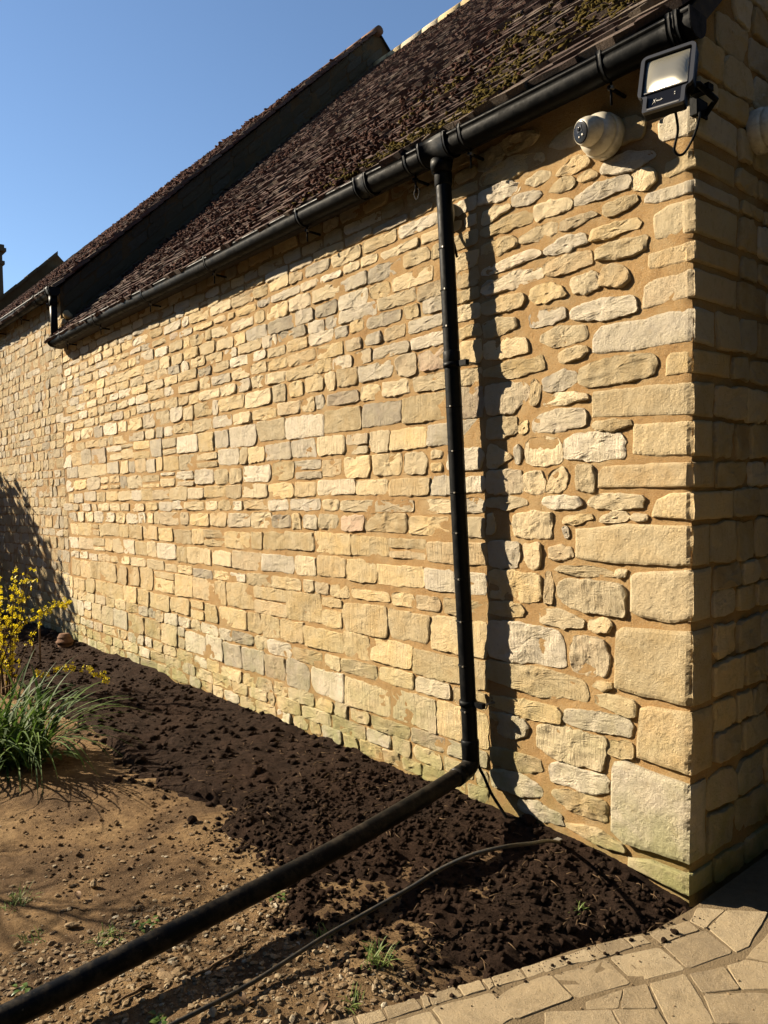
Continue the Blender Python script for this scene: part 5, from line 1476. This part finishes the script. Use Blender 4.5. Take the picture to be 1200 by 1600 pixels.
def leafy(root, cx_, cy_, n, rad, size, mat, seed, h, z0=-.03):
    r = random.Random(seed)
    for i in range(n):
        a = r.uniform(0, 6.283); L = r.uniform(.7, 1.2)*size; e = r.uniform(.1, .8); rr = rad*math.sqrt(r.random())
        V = []; b = r.uniform(0, 6.283); x0, y0, zz_ = cx_+rr*math.cos(b), cy_+rr*math.sin(b), z0+r.uniform(.02, h)
        for k in range(6):
            t = k/5; w_ = L*.26*math.sin(math.pi*(t*.92+.06)); dr = e*(1-t*.9)
            for s in (-1, 0, 1):
                V.append((x0+math.cos(a)*L*t-math.sin(a)*w_*s, y0+math.sin(a)*L*t+math.cos(a)*w_*s, zz_+L*t*math.sin(dr)-.2*L*t*t+abs(s)*w_*.25))
        F = [(k*3+j, k*3+j+1, (k+1)*3+j+1, (k+1)*3+j) for k in range(5) for j in range(2)]
        part('leaf', V, F, mat, root, (r.random(), 0, 0))
p = gp_(66, 1192)
bl = empty('broad_leaved_seedling', (p[0], p[1], -.03), 'low broad-leaved green plant at the foot of the strap-leaved clump', 'plant')
leafy(bl, p[0]+.0, p[1]-.0, 46, .16, .085, LEAF_Y, 7, .10)

# forsythia
p = gp_(-22, 1075)
fx, fy = -5.08, -1.15
fo = empty('forsythia_bush', (fx, fy, -.03), 'yellow flowering forsythia at the left edge against the far wall', 'shrub')
rs = random.Random(71)
proto = None; tips = []
stems = []
for i in range(17):
    a = rs.uniform(0, 6.283); L = rs.uniform(.70, 1.16); ln = rs.uniform(.04, .36)
    P = []; x, y, z = fx+rs.uniform(-.12, .12), fy+rs.uniform(-.1, .1), -.03; an = ln*.6
    for k in range(9):
        P.append((x, y, z)); an += ln*.18; x += L/8*math.sin(an)*math.cos(a); y += L/8*math.sin(an)*math.sin(a); z += L/8*math.cos(an)
    stems.append(P)
# one long side shoot leaning right in front of the wall, and a low one
stems.append([(fx+.05, fy, .2), (fx+.15, fy+.1, .50), (fx+.26, fy+.2, .60), (fx+.38, fy+.28, .655), (fx+.50, fy+.34, .69), (fx+.60, fy+.38, .71)])
stems.append([(fx+.10, fy, .05), (fx+.35, fy+.18, .16), (fx+.60, fy+.32, .23), (fx+.80, fy+.42, .24), (fx+.98, fy+.50, .17)])
me0 = None
for P in stems:
    S = spline(P, 3); V, F = tube(S, np.linspace(.006, .002, len(S)), 6); part('branch', V, F, BARK, fo)
cnt = 0
r = random.Random(72)
while cnt < 285:
    P = r.choice(stems) if cnt < 235 else stems[-1 if cnt % 2 else -2]
    k = r.randint(2, len(P)-1); q = np.array(P[k-1])*(1-(u := r.random()))+np.array(P[k])*u
    if q[2] < .15 and r.random() < .6: continue
    if me0 is None:
        V = []; F = []
        for pe in range(4):
            a = pe*math.pi/2; b = len(V)
            for (t, w_, h) in ((.1, .0015, 0), (.5, .0052, .006), (.85, .0048, .004), (1, .0015, -.001)):
                for s in (-1, 1):
                    V.append((math.cos(a)*t*.019-math.sin(a)*w_*s, math.sin(a)*t*.019+math.cos(a)*w_*s, h))
            for j in range(3): F.append((b+j*2, b+j*2+1, b+j*2+3, b+j*2+2))
        ob = mesh_obj('flower', V, F, FLOWER, None, (.5, 0, 0)); me0 = ob.data
    else:
        ob = bpy.data.objects.new('flower', me0); C.objects.link(ob)
    ob.parent = fo; ob.location = (q[0]-fx+r.uniform(-.02, .02), q[1]-fy+r.uniform(-.02, .02), q[2]+.03+r.uniform(-.02, .02))
    ob.rotation_euler = (r.uniform(-1.6, 1.6), r.uniform(-1.6, 1.6), r.uniform(0, 6)); s_ = r.uniform(.75, 1.25); ob.scale = (s_, s_, s_)
    cnt += 1

A = Acc(); fv = np.array([v.co[:] for v in me0.vertices]); ff_ = [tuple(p.vertices) for p in me0.polygons]
for i in range(260):
    P = r.choice(stems); k = r.randint(2, len(P)-1); u = r.random(); q = np.array(P[k-1])*(1-u)+np.array(P[k])*u
    R = Matrix.Rotation(r.uniform(-1.6, 1.6), 3, 'X') @ Matrix.Rotation(r.uniform(-1.6, 1.6), 3, 'Y')
    A.add(fv @ np.array(R).T*r.uniform(.6, .95)+q+np.array([r.gauss(0, .016), r.gauss(0, .016), .03+r.gauss(0, .016)]), ff_, (r.random(), 0, 0))
o = part('flowers', np.vstack(A.v), A.f, FLOWER, fo, np.vstack(A.t)); o['kind'] = 'stuff'

# canes
for (px, py, top, r_, lb) in ((63, 1040, .415, .008, 'taller bare brown cane standing in the bed near the left edge'), (52, 1032, .14, .012, 'short thick cane stump just left of the taller cane')):
    p = gp_(px, py); V, F = tube([(p[0], p[1], -.06), (p[0]+.01, p[1], top*.5), (p[0]+.004, p[1], top)], [r_, r_*.95, r_*.85], 8)
    o = mesh_obj('cane', V, F, TWIG, None, None, True, (p[0], p[1], -.03)); tag(o, lb, 'cane')
# stacked pots by the wall
pp = gp_(105, 1006)
sx, sy = -6.62, -.17
pots = empty('clay_pot_stack', (sx, sy, -.02), 'small stack of upturned brown clay pots at the far foot of the wall', 'flower pot')
for (z, r0, r1, h) in ((-.02, .085, .070, .065), (.034, .080, .062, .055), (.080, .064, .050, .048)):
    V, F = lathe([(r0, z), (r0*1.06, z+.004), (r0*1.06, z+h*.38), (r0*.98, z+h*.42), (r1, z+h), (r1*.6, z+h+.002)], 24, Matrix.Translation((sx+.006*math.sin(z*40), sy, 0)))
    part('pot', V, F, TERRA, pots)

# grass tufts
for i, (px, py, n, rad, L, lb) in enumerate(((587, 1500, 60, .045, .075, 'largest pale grass tuft, at the tip of the compost beside the paving'), (552, 1558, 34, .03, .05, 'small grass tuft on the gravel close to the paving end'),
        (170, 1462, 50, .05, .05, 'bright green grass tuft just above the long pipe'), (30, 1400, 46, .055, .055, 'dull grass tuft on the earth at the left edge'), (505, 1462, 26, .03, .045, 'sparse grass tuft beside the hose where it meets the compost'),
        (909, 1420, 16, .016, .05, 'tiny lone grass tuft on the compost near the corner'), (48, 1460, 30, .045, .045, 'dark grass tuft near the left edge, below the dull one'), (20, 1412, 24, .04, .05, 'thin grass tuft touching the left edge of the photo'))):
    p = gp_(px, py, -.03); z = float(ub(np.array([p[0]]), np.array([p[1]]))[0])
    A = clump(None, p[0], p[1], n, rad, (L*.5, L*1.2), (.0009, .0017), (.1, 1.1), (.3, 1.4), GRASS, 90+i, z-.004, stuff=True, seg=4, zmin=z-.004)
    V = np.vstack(A.v); o = mesh_obj('grass_tuft', V, A.f, GRASS, None, np.vstack(A.t), True, (p[0], p[1], z)); tag(o, lb, 'grass')
for i, (px, py, n, rad, lb) in enumerate(((433, 1400, 9, .03, 'small pale-leaved weed right below the long pipe'), (228, 1445, 12, .05, 'flat grey-green weed pressed against the upper side of the pipe'), (42, 1543, 9, .04, 'small grey-green weed by the lower end of the pipe'), (240, 1592, 8, .035, 'yellow-green weed at the bottom edge under the pipe shadow'))):
    p = gp_(px, py, -.03); z = float(ub(np.array([p[0]]), np.array([p[1]]))[0])
    t = empty('weed', (p[0], p[1], z), lb, 'weed'); leafy(t, p[0], p[1], n, rad, .028, LEAF_Y, 200+i, .02, z-.01)

# garden shrub outside the frame on the left that shades the far wall
tree = empty('evergreen_shrub', (-13.0, -1.7, 0), 'large dark evergreen shrub standing in the bed beyond the left edge', 'shrub')
V, F = tube([(-13, -1.7, -.1), (-13.05, -1.65, 1.2), (-12.9, -1.7, 2.4)], [.11, .08, .03], 10); part('trunk', V, F, BARK, tree)
r = random.Random(81); A = Acc()
q0 = np.array([(-.5, -.16, 0), (0, -.22, .03), (.5, 0, 0), (0, .22, .03)])
N_ = 0
while N_ < 15000:
    u = np.array([r.gauss(0, 1), r.gauss(0, 1), r.gauss(0, 1)]); u /= np.linalg.norm(u)
    k = r.random()**.33*(1+.16*float(vn(u[0]*3, u[1]*3, u[2]*3, 9)))
    c = np.array([-13.0, -1.6, 1.5])+u*np.array([3.25, 1.05, 2.05])*k
    if c[2] < 0: continue
    a, b = r.uniform(0, 6.3), r.uniform(-1.4, 1.4); s_ = r.uniform(.12, .2)
    R = (Matrix.Rotation(a, 3, 'Z') @ Matrix.Rotation(b, 3, 'X')); V = (q0*s_) @ np.array(R).T+c
    A.add(V, [(0, 1, 2, 3)], (r.random(), 0, 0)); N_ += 1
o = part('crown', np.vstack(A.v), A.f, SHRUB, tree, np.vstack(A.t)); o['kind'] = 'stuff'

# young bare tree beyond the left edge whose twigs shade the earth in the foreground
yt = empty('young_tree', (-3.55, -3.0, -.04), 'thin young tree just coming into leaf, outside the left edge by the foreground earth', 'tree')
r = random.Random(91)
V, F = tube([(-3.55, -3.0, -.1), (-3.53, -3.0, .5), (-3.56, -2.98, 1.1), (-3.52, -3.0, 1.9)], [.018, .016, .013, .006], 8); part('trunk', V, F, BARK, yt)
A = Acc()
for i in range(26):
    z = r.uniform(.55, 1.8); a = r.uniform(0, 6.3); L = r.uniform(.3, .65); P = []; x, y, zz_ = -3.54, -2.99, z; e = r.uniform(.2, .8)
    for k in range(6):
        P.append((x, y, zz_)); x += L/5*math.cos(a)*math.cos(e); y += L/5*math.sin(a)*math.cos(e); zz_ += L/5*math.sin(e); a += r.uniform(-.3, .3)
    V, F = tube(P, np.linspace(.006, .002, 6), 6); part('branch', V, F, BARK, yt)
    for q in range(14):
        t = r.random(); p0 = np.array(P[min(5, 1+int(t*5))])+np.array([r.gauss(0, .03) for _ in range(3)])
        R = (Matrix.Rotation(r.uniform(0, 6.3), 3, 'Z') @ Matrix.Rotation(r.uniform(-1.4, 1.4), 3, 'X')); A.add((q0*r.uniform(.02, .045)) @ np.array(R).T+p0, [(0, 1, 2, 3)], (r.random(), 0, 0))
o = part('leaves', np.vstack(A.v), A.f, SHRUB, yt, np.vstack(A.t)); o['kind'] = 'stuff'
